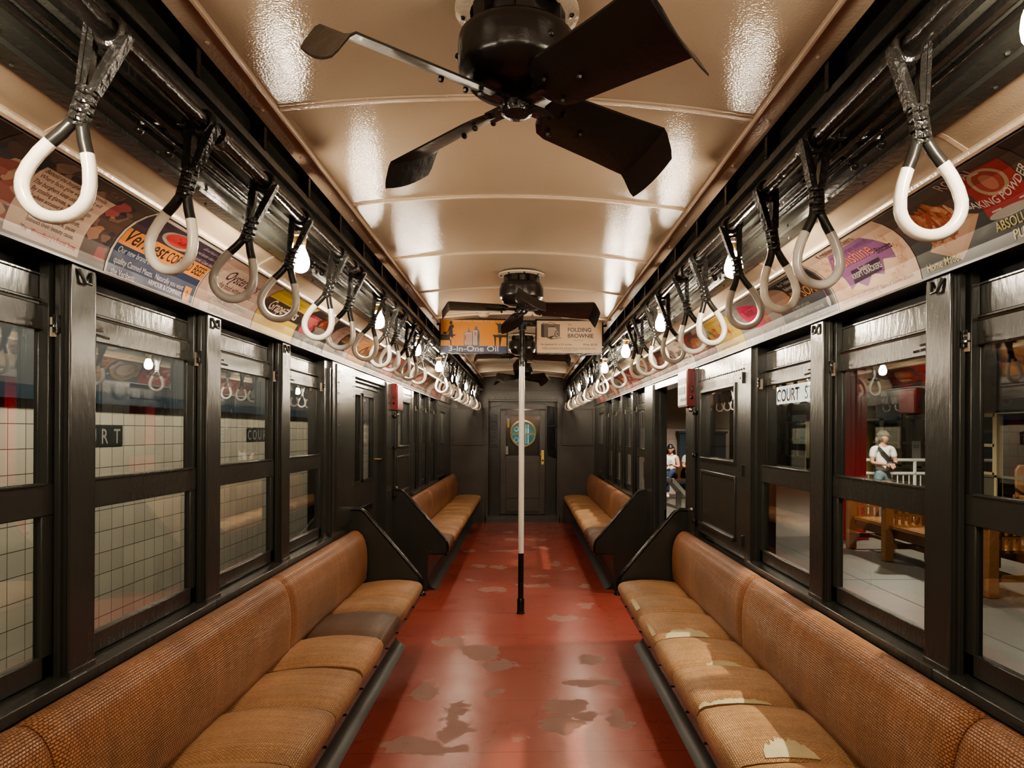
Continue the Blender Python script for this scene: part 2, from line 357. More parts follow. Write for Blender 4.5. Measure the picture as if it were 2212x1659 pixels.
class Print:
    """flat artwork in (u,v) metres laid on a surface given by fn(u,v,lift)"""
    def __init__(s, fn, knots=()): s.fn = fn; s.knots = knots; s.mb = MB(); s.layer = 0
    def _put(s, bm, col, lift):
        if s.knots:
            for k in s.knots:
                g = bm.verts[:]+bm.edges[:]+bm.faces[:]
                bmesh.ops.bisect_plane(bm, geom=g, plane_co=(0, k, 0), plane_no=(0, 1, 0), dist=1e-5)
        bm.verts.index_update()
        s.mb.add([s.fn(v.co.x, v.co.y, lift) for v in bm.verts], [tuple(v.index for v in f.verts) for f in bm.faces], col if not isinstance(col, tuple) else pc(col))
        bm.free()
    def poly(s, pts, col, up=None):
        if up is None: s.layer += 1; up = s.layer
        bm = bmesh.new(); vs = [bm.verts.new((p[0], p[1], 0)) for p in pts]
        f = bm.faces.new(vs); bmesh.ops.triangulate(bm, faces=[f]); s._put(bm, col, up*.00009)
    def text(s, t, u, v, size, col, bold=0, shear=0, align='l', sx=1, rot=0, arc=0):
        s.layer += 1
        vs, fs, w = textmesh(t, bold, shear); off = 0 if align == 'l' else -w*size*sx/2 if align == 'c' else -w*size*sx
        bm = bmesh.new(); bv = []
        for x, y in vs:
            X, Y = x*size*sx+off, y*size
            if arc: Y += arc*X*X
            X, Y = X*math.cos(rot)-Y*math.sin(rot), X*math.sin(rot)+Y*math.cos(rot)
            bv.append(bm.verts.new((u+X, v+Y, 0)))
        for f in fs:
            try: bm.faces.new([bv[i] for i in f])
            except ValueError: pass
        s._put(bm, col, s.layer*.00009)
    def blobs(s, u0, v0, u1, v1, cols, n, r0, r1, seed=1):
        rg = random.Random(seed); s.layer += 1; lo, hi = max(.002, u0-r0), min(getattr(s, 'w', 9)-.002, u1+r0)
        for i in range(n):
            cx, cy = rg.uniform(u0, u1), rg.uniform(v0, v1); r = rg.uniform(r0, r1); ph = rg.uniform(0, 6)
            s.poly([(min(hi, max(lo, cx+r*(1+.3*math.sin(3*a+ph))*math.cos(a))), min(v1, max(v0, cy+r*.8*(1+.25*math.cos(2*a+ph))*math.sin(a)))) for a in [2*PI*k/24 for k in range(24)]],
                   rg.choice(cols), up=s.layer+.03*i)

# =================================================================== CAR SHELL
Y0, Y1 = -2.7, 12.0            # ends of the car interior
XW, XS, XO = 1.20, 1.262, 1.32  # inner face of posts, sash plane, outer skin
TOPZ = 1.955
COVE = [(1.200, 1.955), (1.192, 1.990), (1.178, 2.027), (1.160, 2.057), (1.138, 2.083), (1.110, 2.105), (1.078, 2.121), (1.045, 2.131)]
CT = [0]
for a, b in zip(COVE, COVE[1:]): CT.append(CT[-1]+math.hypot(b[0]-a[0], b[1]-a[1]))
CH = CT[-1]

f = MB(); f.box(-1.32, 1.32, Y0, Y1, -.06, 0, M['floor'])
struct(f, 'floor', 'worn red painted floor with patches rubbed through to brown', 'floor')

# ceiling: shallow arch with cover strips and edge mouldings
def cz(x): return 2.447-.047*(x/.69)**2
c = MB()
n = 16; xs = [-.70+1.40*i/n for i in range(n+1)]
c.prism([(x, cz(x)) for x in xs]+[(x, cz(x)+.02) for x in xs[::-1]], Y0, 11.98, M['cream'])
for y in [1.15-.875*2, 1.15-.875, 1.15, 2.03, 2.88, 3.77, 4.68, 5.58, 6.46, 7.34, 8.22, 9.1, 9.98, 10.86, 11.74]:
    for (w, h) in ((.036, .003), (.012, .007)):
        c.prism([(x, cz(x)-h) for x in xs]+[(x, cz(x)+.001) for x in xs[::-1]], y-w/2, y+w/2, M['creamt'])
    for x in (-.62, -.42, -.2, 0, .2, .42, .62): c.sphere((x, y-.013, cz(x)-.002), .004, M['creamt'], 6, 4)
for s in (-1, 1):
    c.box(s*.668, s*.735, Y0, 11.98, 2.390, 2.402, M['creamt'])
    c.tube([(s*.672, Y0, 2.391), (s*.672, 11.98, 2.391)], .007, M['creamt'], 8)
    for i in range(36): c.sphere((s*.71, -.4+i*.345, 2.389), .006, M['creamt'], 6, 4)
struct(c, 'ceiling', 'glossy cream arched ceiling panel with riveted cover strips', 'ceiling')
# conduit and lamp bosses across the ceiling behind the second fan
c = MB(); c.tube([(x, 5.62, cz(x)-.012) for x in xs], .011, M['creamt'], 8)
for x in (-.3, .04, .12, .34): c.lathe([(.045, 0), (.045, -.02), (.03, -.035), (.001, -.036)], (x, 5.62, cz(x)-.002), M['creamt'], 14)
struct(c, 'trim_1', 'cream conduit with round bosses crossing the ceiling above the hanging signs', 'conduit')

def side_shell(s, nm):
    """clerestory side, dark box, lower deck and card cove of one side (s=-1 left, +1 right)"""
    d = MB()
    prof = [(.728, 2.404), (.775, 2.398), (.775, 2.325), (.742, 2.322), (.742, 2.300), (.762, 2.298), (.762, 2.262), (.744, 2.260), (.744, 2.236), (.775, 2.233), (.775, 2.214), (.858, 2.206), (.858, 2.190), (.945, 2.183), (.945, 2.30), (.80, 2.46), (.728, 2.46)]
    d.prism(prof, Y0, 11.98, M['green'])
    for i in range(30): d.box(.738, .776, -.9+i*.43, -.878+i*.43, 2.322, 2.400, M['black'])
    d.tube([(.80, Y0, 2.203), (.80, 11.98, 2.203)], .012, M['black'], 8); d.tube([(.835, Y0, 2.198), (.835, 11.98, 2.198)], .008, M['black'], 8)
    d.box(.895, .944, Y0, 11.98, 2.174, 2.186, M['green'])
    for i in range(48): d.sphere((.885, -.9+i*.27, 2.186), .005, M['green'], 6, 4); d.sphere((.93, -.8+i*.27, 2.174), .005, M['green'], 6, 4)
    if s < 0: d.mirror()
    struct(d, 'trim_%d' % (2 if s < 0 else 3), f'black riveted light rail box running along the {nm} edge of the ceiling', 'trim')
    k = MB(); pr = [(.94, 2.197), (.98, 2.180), (1.03, 2.150), (1.05, 2.150), (1.05, 2.19), (.94, 2.24)]
    k.prism(pr, Y0, 11.98, M['cream'])
    k.tube([(1.035, Y0, 2.143), (1.035, 11.98, 2.143)], .011, M['creamt'], 8)
    for i in range(11): k.prism([(.945, 2.194), (.98, 2.178), (1.03, 2.147), (1.03, 2.152), (.98, 2.183), (.945, 2.198)], -.9+i*1.25, -.885+i*1.25, M['creamt'])
    if s < 0: k.mirror()
    struct(k, 'trim_%d' % (4 if s < 0 else 5), f'cream sloping lower deck panel on the {nm} above the cards', 'trim')
    w = MB(); w.prism([(p[0]+.001, p[1]) for p in COVE]+[(1.045, 2.20), (1.33, 2.20), (1.33, 1.955)], Y0, 11.98, M['brown'])
    w.box(1.188, 1.202, Y0, 11.98, 1.950, 1.957, M['lip'])
    if s < 0: w.mirror()
    struct(w, 'trim_%d' % (6 if s < 0 else 7), f'curved card rack with black lower lip on the {nm}', 'trim')
side_shell(-1, 'left'); side_shell(1, 'right')

# side walls below the sills, posts, riveted panels
def rivets(mb, x, pts, s, r=.006):
    for (y, z) in pts: mb.sphere((x, y, z), r, M['green'], 6, 4, (.6, 1, 1))
def wall(s, nm, posts, solids, gap):
    w = MB()
    for (a, b) in ((Y0, gap[0]), (gap[1], Y1)):
        w.box(1.215, XO, a, b, 0, .80, M['green'])
    w.box(XS+.03, XO, Y0, Y1, 1.90, 1.96, M['shadeblack']); w.box(XW+.004, XO, Y0, Y1, 1.9505, 1.96, M['shadeblack'])  # black strips stand in for the deep shade under the card rack lip
    for (a, b) in solids: w.box(XW, XO, a, b, .0, 1.95, M['green'])
    w.prism([(gap[0], 1.90), (gap[1], 1.90), (gap[1], 1.96), (gap[0], 1.96)], XW+.004, XO, M['green'], 'x')
    if s < 0: w.mirror()
    struct(w, f'wall_{nm}', f'black green {nm} side wall of the car below the windows', 'wall')
    for i, (a, b) in enumerate(posts):
        p = MB(); p.box(XW, XS+.012, a, b, .83, 1.95, M['green'])
        for e, d in ((a, -1), (b, 1)):
            p.box(XW+.018, XW+.034, e, e+d*.016, .83, 1.95, M['green']); p.box(XW+.040, XS+.004, e, e+d*.030, .83, 1.95, M['green'])
            p.tube([(XW+.004, e, .84), (XW+.004, e, 1.94)], .005, M['green'], 6)
        p.box(XW-.004, XW+.01, a-.004, b+.004, .825, .85, M['green'])
        y = (a+b)/2; p.tube([(XW-.003, y-.03, 1.94), (XW-.012, y-.012, 1.905), (XW-.012, y+.012, 1.905), (XW-.003, y+.03, 1.94)], .006, M['green'], 6)
        if s < 0: p.mirror()
        struct(p, f'trim_{(20 if s<0 else 40)+i}', f'{ORD[i]} black green window post from the camera end on the {nm} wall', 'post', bevel=.004)
LP = [(1.13, 1.24), (1.976, 2.086), (2.812, 2.93), (3.672, 3.787), (8.40, 8.50), (9.24, 9.34), (10.08, 10.2)]
RP = [(1.13, 1.24), (1.95, 2.07), (2.80, 2.92), (7.76, 7.88), (8.62, 8.74), (9.48, 9.6), (10.34, 10.44)]
wall(-1, 'left', LP, [(Y0, 1.13), (4.62, 5.20), (6.36, 6.76), (7.82, 7.96), (11.4, 12.0)], (5.2, 6.4))
wall(1, 'right', RP, [(Y0, 1.13), (3.70, 3.80), (4.84, 5.20), (6.49, 6.98), (11.4, 12.0)], (5.2, 6.49))
# riveted cover panels
def rivpanel(s, k, y0, y1, z0, z1, label, rows):
    p = MB(); p.box(XW-.008, XW+.002, y0, y1, z0, z1, M['green'])
    for y in rows:
        for i in range(15): p.sphere((XW-.009, y, z0+.05+i*(z1-z0-.1)/14), .006, M['green'], 6, 4, (.6, 1, 1))
    if s < 0: p.mirror()
    struct(p, f'trim_{k}', label, 'panel')
rivpanel(-1, 60, 4.70, 5.19, .86, 1.94, 'riveted green panel between the last near left window and the left sliding door', (4.74, 5.15))
rivpanel(-1, 61, 6.38, 6.60, .1, 1.94, 'riveted door post beyond the left sliding door', (6.42, 6.56))
rivpanel(1, 62, 4.88, 5.16, .1, 1.94, 'riveted door post at the near side of the open right doorway', (4.91, 5.12))
rivpanel(1, 63, 6.52, 6.94, .1, 1.94, 'riveted door post beyond the open right doorway', (6.55, 6.90))
# jamb filler beside the last near windows
for s, a, b, k in ((-1, 4.50, 4.72, 64), (1, 3.655, 3.74, 65)):
    j = MB(); j.box(XW+.02, XO, a, b, .83, 1.95, M['green']); j.box(XW+.004, XW+.03, a+.07, a+.085, .86, 1.9, M['green'])
    if s < 0: j.mirror()
    struct(j, f'trim_{k}', f'stepped window jamb at the far end of the near {"left" if s<0 else "right"} windows', 'post')

# windows -------------------------------------------------------------
def window(s, k, y0, y1, label):
    t = thing(f'window_{k}', label, 'window', (s*XS, (y0+y1)/2, .83), kind='structure')
    h = (y1-y0)/2
    def part(name, mb, bevel=.003):
        if s < 0: mb.mirror()
        return mb.build(name, t, bevel=bevel)
    z = lambda a: a-.83-(.02 if s > 0 and 1 < a < 1.9 else 0)
    m = MB()   # lower sash: inner track
    m.box(-.024, 0, -h, -h+.055, z(.845), z(1.357), M['green']); m.box(-.024, 0, h-.055, h, z(.845), z(1.357), M['green'])
    m.box(-.026, 0, -h, h, z(1.272), z(1.357), M['green']); m.box(-.024, 0, -h, h, z(.845), z(.905), M['green'])
    m.box(-.030, -.02, -h+.05, h-.05, z(1.352), z(1.362), M['green'])
    part('lower_sash', m)
    m = MB()   # upper sash: outer track
    m.box(.002, .016, -h, -h+.032, z(1.28), z(1.832), M['green']); m.box(.002, .016, h-.032, h, z(1.28), z(1.832), M['green'])
    m.box(-.006, .016, -h, h, z(1.763), z(1.832), M['green']); m.box(.002, .016, -h, h, z(1.28), z(1.34), M['green'])
    part('upper_sash', m)
    m = MB(); m.box(.004, .03, -h, h, z(1.843), z(1.915), M['green']); m.box(.0, .03, -h, h, z(1.908), z(1.918), M['green']); m.box(-.004, .03, -h, h, z(1.838), z(1.848), M['green']); part('head_panel', m)
    m = MB(); m.box(-.013, -.010, -h+.05, h-.05, z(.90), z(1.275), M['glass']); part('lower_pane', m, 0)
    m = MB(); m.box(.008, .011, -h+.028, h-.028, z(1.335), z(1.768), M['glass']); part('upper_pane', m, 0)
    m = MB(); m.prism([(-.075, -.03), (-.075, .002), (.0, .014), (.035, .014), (.035, -.03)], -h-.058, h+.058, M['green']); part('sill', m)
    for e in (-1, 1):
        m = MB(); yy = e*(h-.012)
        m.box(-.034, -.016, yy-.013, yy+.022, z(1.748), z(1.80), M['ivory']); lt = part('latch', m, .002)
        m2 = MB(); m2.box(-.044, -.034, yy-e*.012-.010, yy-e*.012+.010, z(1.758), z(1.806), M['black']); m2.bar((-.042, yy-e*.012, z(1.776)), (-.056, yy-e*.062, z(1.770)), .010, .006, M['black']); m2.bar((-.042, yy-e*.012, z(1.79)), (-.05, yy-e*.04, z(1.788)), .008, .006, M['black'])
        if s < 0: m2.mirror()
        m2.build('latch_lever', lt)
LW = [(1.24, 1.976), (2.086, 2.812), (2.93, 3.672), (3.787, 4.52), (7.96, 8.40), (8.50, 9.24), (9.34, 10.08)]
RW = [(1.24, 1.95), (2.07, 2.80), (2.92, 3.67), (6.98, 7.76), (7.88, 8.62), (8.74, 9.48), (9.6, 10.34)]
nearfar = ['nearest window with a tiled station wall behind', 'window showing the letters URT on tiles', 'window showing the letters COUR on tiles', 'window just before the riveted panel',
           'narrow window just past the far door pocket', 'middle window above the far bench', 'last sash window before the end panel']
for i, (a, b) in enumerate(LW): window(-1, i+1, a, b, 'left '+nearfar[i])
rl = ['nearest window with a wooden bench arm outside', 'window with the red column and standing person outside', 'window with the white platform sign outside', 'first window past the open doorway', 'second window past the open doorway',
      'third window past the open doorway', 'fourth window past the open doorway']
for i, (a, b) in enumerate(RW): window(1, i+11, a, b, 'right '+rl[i])

# door-pocket and end panels with a fixed pane
def pocket(s, k, y0, y1, wy0, wy1, wz0, wz1, label):
    t = thing(f'window_{k}', label, 'window', (s*XW, (y0+y1)/2, .84), kind='structure'); c0 = (y0+y1)/2
    def part(name, mb, bevel=.003):
        if s < 0: mb.mirror()
        return mb.build(name, t, bevel=bevel)
    a, b, p, q = y0-c0, y1-c0, wy0-c0, wy1-c0; z = lambda v: v-.84
    m = MB()
    m.box(.004, .09, a, p, z(.84), z(1.95), M['green']); m.box(.004, .09, q, b, z(.84), z(1.95), M['green'])
    m.box(.004, .09, p, q, z(wz1), z(1.95), M['green']); m.box(.004, .09, p, q, z(.84), z(wz0), M['green'])
    for i in range(int((b-a)/.045)): m.sphere((.003, a+.03+i*.045, z(wz1+.085)), .0055, M['green'], 6, 4)
    part('panel', m)
    m = MB(); e = .022
    for (y0_, y1_, z0_, z1_) in ((p-e, p, wz0-e, wz1+e), (q, q+e, wz0-e, wz1+e), (p, q, wz1, wz1+e), (p, q, wz0-e, wz0)): m.box(-.006, .01, y0_, y1_, z(z0_), z(z1_), M['green'])
    m.box(-.012, .01, p-.01, q+.01, z(wz0-.012), z(wz0), M['green'])
    part('window_bead', m)
    m = MB(); m.box(.028, .032, p, q, z(wz0), z(wz1), M['glass']); part('pane', m, 0)
    m = MB(); m.box(-.004, .006, p-.02, p, z(.90), z(1.26), M['green']); m.box(-.004, .006, q, q+.02, z(.90), z(1.26), M['green']); m.box(-.004, .006, p, q, z(1.24), z(1.26), M['green'])
    m.box(-.014, .006, p-.01, q+.01, z(.895), z(.915), M['green']); part('lower_bead', m)
    for zz in (1.80, 1.30, .92):
        m = MB(); m.box(-.012, .004, a+.015, a+.035, z(zz-.03), z(zz+.03), M['green']); m.sphere((-.006, a+.05, z(zz)), .008, M['green'], 6, 4); part('hinge', m, 0)
pocket(1, 20, 3.80, 4.84, 3.99, 4.74, 1.345, 1.765, 'right door pocket panel with a dark pane just before the open doorway')
pocket(-1, 21, 6.76, 7.82, 6.97, 7.66, 1.36, 1.80, 'left door pocket panel with a pale pane beyond the red box')
pocket(-1, 22, 10.2, 11.4, 10.5, 11.1, 1.33, 1.80, 'left end panel with a pale pane near the end wall')
pocket(1, 23, 10.44, 11.4, 10.65, 11.2, 1.33, 1.80, 'right end panel with a dark pane near the end wall')

# left sliding door (closed) ------------------------------------------------
t = thing('door_1', 'closed green sliding door with two tall panes on the left', 'door', (-1.285, 5.8, 0), kind='structure')
m = MB(); zt = 1.90
for (a, b, z0, z1) in ((-.6, -.535, 0, zt), (-.13, -.05, 1.10, 1.80), (.36, .62, 0, zt), (-.535, .36, 0, 1.10), (-.535, .36, 1.80, zt)): m.box(-.02, .02, a, b, z0, z1, M['green'])
m.build('leaf', t, bevel=.003)
for a, b in ((-.535, -.13), (-.05, .36)):
    m = MB(); m.box(-.003, .003, a, b, 1.10, 1.80, M['glass']); m.build('pane', t)
    m = MB()
    for (p, q, z0, z1) in ((a, a+.014, 1.10, 1.80), (b-.014, b, 1.10, 1.80), (a, b, 1.10, 1.118), (a, b, 1.782, 1.80)): m.box(.018, .028, p, q, z0, z1, M['green'])
    m.build('pane_bead', t)
m = MB(); m.box(.02, .032, -.5, .3, .86, .90, M['black']); m.build('kick_bead', t)
m = MB(); m.box(-.005, .05, -.6, .6, 1.88, 1.945, M['green']); m.box(-.01, .035, -.6, .6, 1.845, 1.86, M['green'])
for i in range(24): m.sphere((.05, -.55+i*.048, 1.83), .004, M['green'], 6, 4)
m.build('header', t)
m = MB(); m.tube([(.02, .5, 1.26), (.05, .5, 1.26), (.05, .56, 1.26)], .007, M['brass'], 8); m.build('handle', t)
# right doorway lining, open
d = MB(); d.box(1.205, 1.335, 5.165, 5.207, 0, 1.897, M['green']); d.box(1.205, 1.300, 6.478, 6.52, 0, 1.897, M['green']); d.box(1.205, 1.335, 5.21, 6.475, 1.893, 1.94, M['green']); d.box(1.25, 1.27, 6.46, 6.48, 0, 1.89, M['green'])
d.box(1.26, 1.285, 5.2, 5.24, 0, 1.9, M['black']); d.box(1.22, 1.40, 5.2, 6.48, -.05, .012, M['brass'])
struct(d, 'door_2', 'open right doorway lining looking out to the platform', 'doorway')
# slim vertical pipes beside the doors
for s, y, k in ((1, 4.86, 66), (-1, 6.74, 67)):
    d = MB(); d.tube([(s*1.185, y, .86), (s*1.185, y, 1.68)], .009, M['green'], 8)
    for z in (.9, 1.35, 1.64): d.lathe([(.015, -.015), (.02, 0), (.015, .015)], (s*1.185, y, z), M['iron'], 10)
    d.sphere((s*1.165, y+.03, 1.66), .018, M['nickel'], 8, 6); d.sphere((s*1.165, y-.02, .98), .014, M['nickel'], 8, 6)
    struct(d, f'trim_{k}', f'slim valve pipe below the red box on the {"right" if s>0 else "left"}', 'pipe')

# =================================================================== END WALL
w = MB()
w.box(-1.32, -.575, Y1, Y1+.06, 0, 2.47, M['brown']); w.box(.575, 1.32, Y1, Y1+.06, 0, 2.47, M['brown']); w.box(-.575, .575, Y1, Y1+.06, 2.05, 2.47, M['brown'])
for s in (-1, 1):
    w.box(s*.575, s*.61, Y1-.02, Y1+.01, 0, 2.05, M['brown'])
    for i in range(26): w.sphere((s*.594, Y1-.022, .06+i*.077), .006, M['brown'], 6, 4); w.sphere((s*1.175, Y1-.004, .5+i*.056), .006, M['brown'], 6, 4)
w.box(-.61, .61, Y1-.03, Y1+.01, 2.05, 2.10, M['brown'])
for i in range(14): w.sphere((-.55+i*.085, Y1-.032, 2.075), .007, M['brown'], 6, 4)
w.prism([(-.78, 2.40), (.78, 2.40), (.62, 2.20), (-.62, 2.20)], Y1-.06, Y1, M['brown'])
struct(w, 'wall_back', 'dark brown green end wall around the end doorway', 'wall')
v = MB()   # vestibule behind the end wall
v.box(-.63, -.575, Y1+.06, 12.6, 0, 2.1, M['brown']); v.box(.575, .63, Y1+.06, 12.6, 0, 2.1, M['brown']); v.box(-.63, .63, Y1+.06, 12.6, 2.02, 2.1, M['brown'])
v.box(-.63, .63, Y1, 12.9, -.06, .09, M['brown'])
v.prism([(-.575, 2.02), (-.575, 1.93), (-.40, 1.96), (-.36, 2.0), (.36, 2.0), (.40, 1.96), (.575, 1.93), (.575, 2.02)], 12.25, 12.3, M['brown'])
for s in (-1, 1): v.box(s*.39, s*.575, 12.32, 12.36, .09, 2.02, M['green'])
v.box(-.39, .39, 12.32, 12.36, 1.90, 2.02, M['green'])
struct(v, 'wall_vestibule', 'dark vestibule lining seen through the end doorway', 'wall')
for s in (-1, 1):
    t = MB(); a, b = sorted((s*.64, s*1.17)); t.box(a, b, Y1-.012, Y1, 1.30, 1.90, M['brown'])
    for (x0, x1, z0, z1) in ((a, a+.02, 1.3, 1.9), (b-.02, b, 1.3, 1.9), (a, b, 1.88, 1.9), (a-.008, b+.008, 1.285, 1.31)): t.box(x0, x1, Y1-.026, Y1-.01, z0, z1, M['brown'])
    struct(t, f'trim_{70+(s>0)}', f'flat square cover panel on the {"left" if s<0 else "right"} half of the end wall', 'panel', bevel=.003)
# end door
t = thing('door_3', 'dark end door with a large pane and a porthole seen through it', 'door', (0, 12.33, .09), kind='structure')
m = MB(); z = lambda a: a-.09
for (x0, x1, z0, z1) in ((-.385, -.29, .1, 1.88), (.29, .385, .1, 1.88), (-.29, .29, 1.79, 1.88), (-.29, .29, .1, 1.10)): m.box(x0, x1, -.02, .02, z(z0), z(z1), M['brown'])
m.box(-.385, .385, -.03, -.015, z(.985), z(1.02), M['brown']); m.build('leaf', t, bevel=.003)
m = MB(); m.box(-.28, .28, -.024, -.014, z(.36), z(.38), M['green']); m.box(-.28, .28, -.028, -.018, z(.12), z(.15), M['green']); m.build('kick_plate', t)
m = MB()
for (x0, x1, z0, z1) in ((-.31, -.29, 1.08, 1.81), (.29, .31, 1.08, 1.81), (-.31, .31, 1.79, 1.81), (-.31, .31, 1.08, 1.10)): m.box(x0, x1, -.034, -.02, z(z0), z(z1), M['brown'])
m.build('pane_bead', t)
m = MB(); m.box(-.29, .29, -.003, .003, z(1.10), z(1.79), M['glass']); m.build('pane', t)
m = MB(); m.box(.315, .365, -.035, -.02, z(.95), z(1.20), M['brass']); lp = m.build('lock_plate', t, bevel=.004)
m = MB(); m.tube([(.34, -.035, z(1.13)), (.34, -.075, z(1.13)), (.30, -.08, z(1.125))], .009, M['brass'], 8); m.lathe([(.016, -.02), (.016, .004)], (.34, -.035, z(1.02)), M['iron'], 12, 'y'); m.build('handle', lp)
for (x, z0, z1, mt) in ((-.25, 1.58, 1.68, 'yellow'), (-.25, 1.68, 1.74, 'panelsteel'), (-.27, 1.12, 1.26, 'panelsteel')):
    m = MB(); m.box(x-.02, x+.02, -.008, -.004, z(z0), z(z1), M[mt]); m.build('sticker', t)
# outer door with porthole
t = thing('door_4', 'brown outer door with a round cross-barred porthole glowing teal', 'door', (0.005, 12.62, .09), kind='structure')
m = MB(); zc = 1.47; r = .20
sq = [(-.5, .0), (.5, .0), (.5, 1.95), (-.5, 1.95)]
bm_ = MB()
ring = [(r*math.cos(2*PI*i/32), zc-.09+r*math.sin(2*PI*i/32)) for i in range(32)]
out = []
for i in range(32):
    a = 2*PI*i/32; dx, dz = math.cos(a), math.sin(a); k = min(.5/abs(dx) if abs(dx) > 1e-6 else 9, ((1.95-(zc-.09)) if dz > 0 else (zc-.09))/abs(dz) if abs(dz) > 1e-6 else 9)
    out.append((dx*k, zc-.09+dz*k))
bm_.add([(p[0], 0, p[1]) for p in ring]+[(p[0], 0, p[1]) for p in out], [(i, (i+1) % 32, 32+(i+1) % 32, 32+i) for i in range(32)], mat('brown_red_door', (.045, .022, .016), .3))
bm_.build('leaf', t)
m = MB(); m.tube([((r+.022)*math.cos(2*PI*i/40), -.012, zc-.09+(r+.022)*math.sin(2*PI*i/40)) for i in range(40)], .026, M['oak'], 8, closed=True)
m.build('porthole_rim', t)
m = MB(); m.box(-r, r, -.02, 0, zc-.09-.014, zc-.09+.014, M['oak']); m.tube([(0, -.012, zc-.09-r), (0, -.012, zc-.09+r)], .012, M['oak'], 8); m.build('glazing_bar', t)
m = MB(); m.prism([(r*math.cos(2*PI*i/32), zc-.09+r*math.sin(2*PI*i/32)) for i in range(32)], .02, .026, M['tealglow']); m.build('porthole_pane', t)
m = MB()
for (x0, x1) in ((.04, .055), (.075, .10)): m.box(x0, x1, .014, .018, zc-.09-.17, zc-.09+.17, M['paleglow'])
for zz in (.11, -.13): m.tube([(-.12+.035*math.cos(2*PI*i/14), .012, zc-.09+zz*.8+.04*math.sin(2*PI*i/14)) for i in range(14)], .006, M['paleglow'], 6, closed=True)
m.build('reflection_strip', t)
# switchboard (left) and conduits (right) beside the end door
m = MB(); m.box(-.56, -.43, 12.28, 12.32, 1.25, 1.80, M['black'])
for zz in (1.55, 1.45, 1.37, 1.30): m.bar((-.57, 12.26, zz), (-.42, 12.26, zz), .01, .012, M['iron'])
m.box(-.54, -.45, 12.26, 12.29, 1.62, 1.74, M['iron'])
tag(m.build('switch_panel'), 'small black switch panel left of the end door', 'panel')
m = MB()
for i, x in enumerate((.42, .445, .47, .495, .52, .545)): m.tube([(x, 12.27, 1.95), (x, 12.27, 1.26-.0*i), (x+.02, 12.27, 1.17-.012*(5-i)), (.565, 12.27, 1.16-.02*(5-i))], .007, M['black'], 8)
m.box(.41, .56, 12.27, 12.30, 1.60, 1.63, M['black'])
tag(m.build('conduit_bundle'), 'bundle of black conduits right of the end door', 'conduit')
w = MB(); w.box(-1.32, 1.32, Y0-.05, Y0, 0, 2.47, M['brown']); struct(w, 'wall_front', 'dark end wall behind the camera', 'wall')

# =================================================================== BENCHES
CP = [(.705, .365), (.684, .385), (.672, .42), (.680, .452), (.705, .468), (.76, .478), (.84, .484), (.92, .482), (1.00, .474), (1.06, .464), (1.10, .455)]
BP = [(1.100, .440), (1.072, .470), (1.062, .54), (1.060, .62), (1.064, .69), (1.078, .75), (1.100, .79), (1.128, .812), (1.158, .815), (1.185, .80), (1.196, .77)]
def arcs(P):
    t = [0]
    for a, b in zip(P, P[1:]): t.append(t[-1]+math.hypot(a[0]-b[0], a[1]-b[1]))
    return t
CA, BA = arcs(CP), arcs(BP)
def along(P, A, v):
    d = v*A[-1]
    for i in range(len(A)-1):
        if d <= A[i+1] or i == len(A)-2:
            k = (d-A[i])/(A[i+1]-A[i]); return (P[i][0]+(P[i+1][0]-P[i][0])*k, P[i][1]+(P[i+1][1]-P[i][1])*k)
def cushion_fn(y0, y1, puff, seed):
    rg = random.Random(seed); dz = rg.uniform(-.006, .006); ph = rg.uniform(0, 6)
    def fn(u, v, lift=0):
        x, z = along(CP, CA, v); e = 1-abs(2*u-1)**4
        z2 = z+(puff*e-puff*.8+dz+.004*math.sin(5*u+ph)*math.sin(4*v+ph))*max(0, min(1, (z-.37)/.08))+lift
        x2 = x+(.010*(1-e)) - (lift if v < .25 else 0)
        return (x2, y0+(y1-y0)*u, z2)
    return fn
def cushion(s, par, y0, y1, mt, seed, puff=.026):
    fn = cushion_fn(y0, y1, puff, seed); m = MB(); k = -1 if s < 0 else 1
    g = MB(); nu, nv = 12, 20
    g.grid(fn, nu, nv, mt, lambda a, b: (y0+(y1-y0)*a, CA[-1]*b))
    g.add([fn(0, j/nv) for j in range(nv+1)]+[(1.10, y0, .365)], [tuple(range(nv+2))], mt, [[(0, 0)]*(nv+2)])
    g.add([fn(1, j/nv) for j in range(nv+1)]+[(1.10, y1, .365)], [tuple(range(nv+2))[::-1]], mt, [[(0, 0)]*(nv+2)])
    if s < 0: g.mirror()
    o = g.build('seat_cushion', par, smooth=50); return o, fn
def backrest(s, par, y0, y1):
    g = MB()
    def fn(u, v):
        x, z = along(BP, BA, v); y = y0+(y1-y0)*u; e = min(y-y0, y1-y); k = max(0, 1-e/.05)**2
        return (x+.016*k*max(0, min(1, (z-.45)/.1)), y, z-.012*k*max(0, min(1, (z-.6)/.2)))
    us = [0, .004, .009, .016, .025, .04]+[.04+.92*i/20 for i in range(1, 20)]+[.96, .975, .984, .991, .996, 1]; nv = 22
    vs = [fn(u, j/nv) for u in us for j in range(nv+1)]; fs = []; uv = []
    for i in range(len(us)-1):
        for j in range(nv):
            q = [(i, j), (i+1, j), (i+1, j+1), (i, j+1)]; fs.append(tuple(a*(nv+1)+b for a, b in q)); uv.append([(BA[-1]*b/nv, y0+(y1-y0)*us[a]) for a, b in q])
    uv = [[(p[1], p[0]) for p in q] for q in uv]
    g.add(vs, fs, M['rattanb'], uv)
    for u in (0, 1):
        P = [fn(u, j/nv) for j in range(nv+1)]+[(1.2, y0+(y1-y0)*u, .44)]; g.add(P, [tuple(range(nv+2))], M['rattanb'], [[(p[1], p[2]) for p in P]])
    if s < 0: g.mirror()
    return g.build('backrest', par, smooth=50)
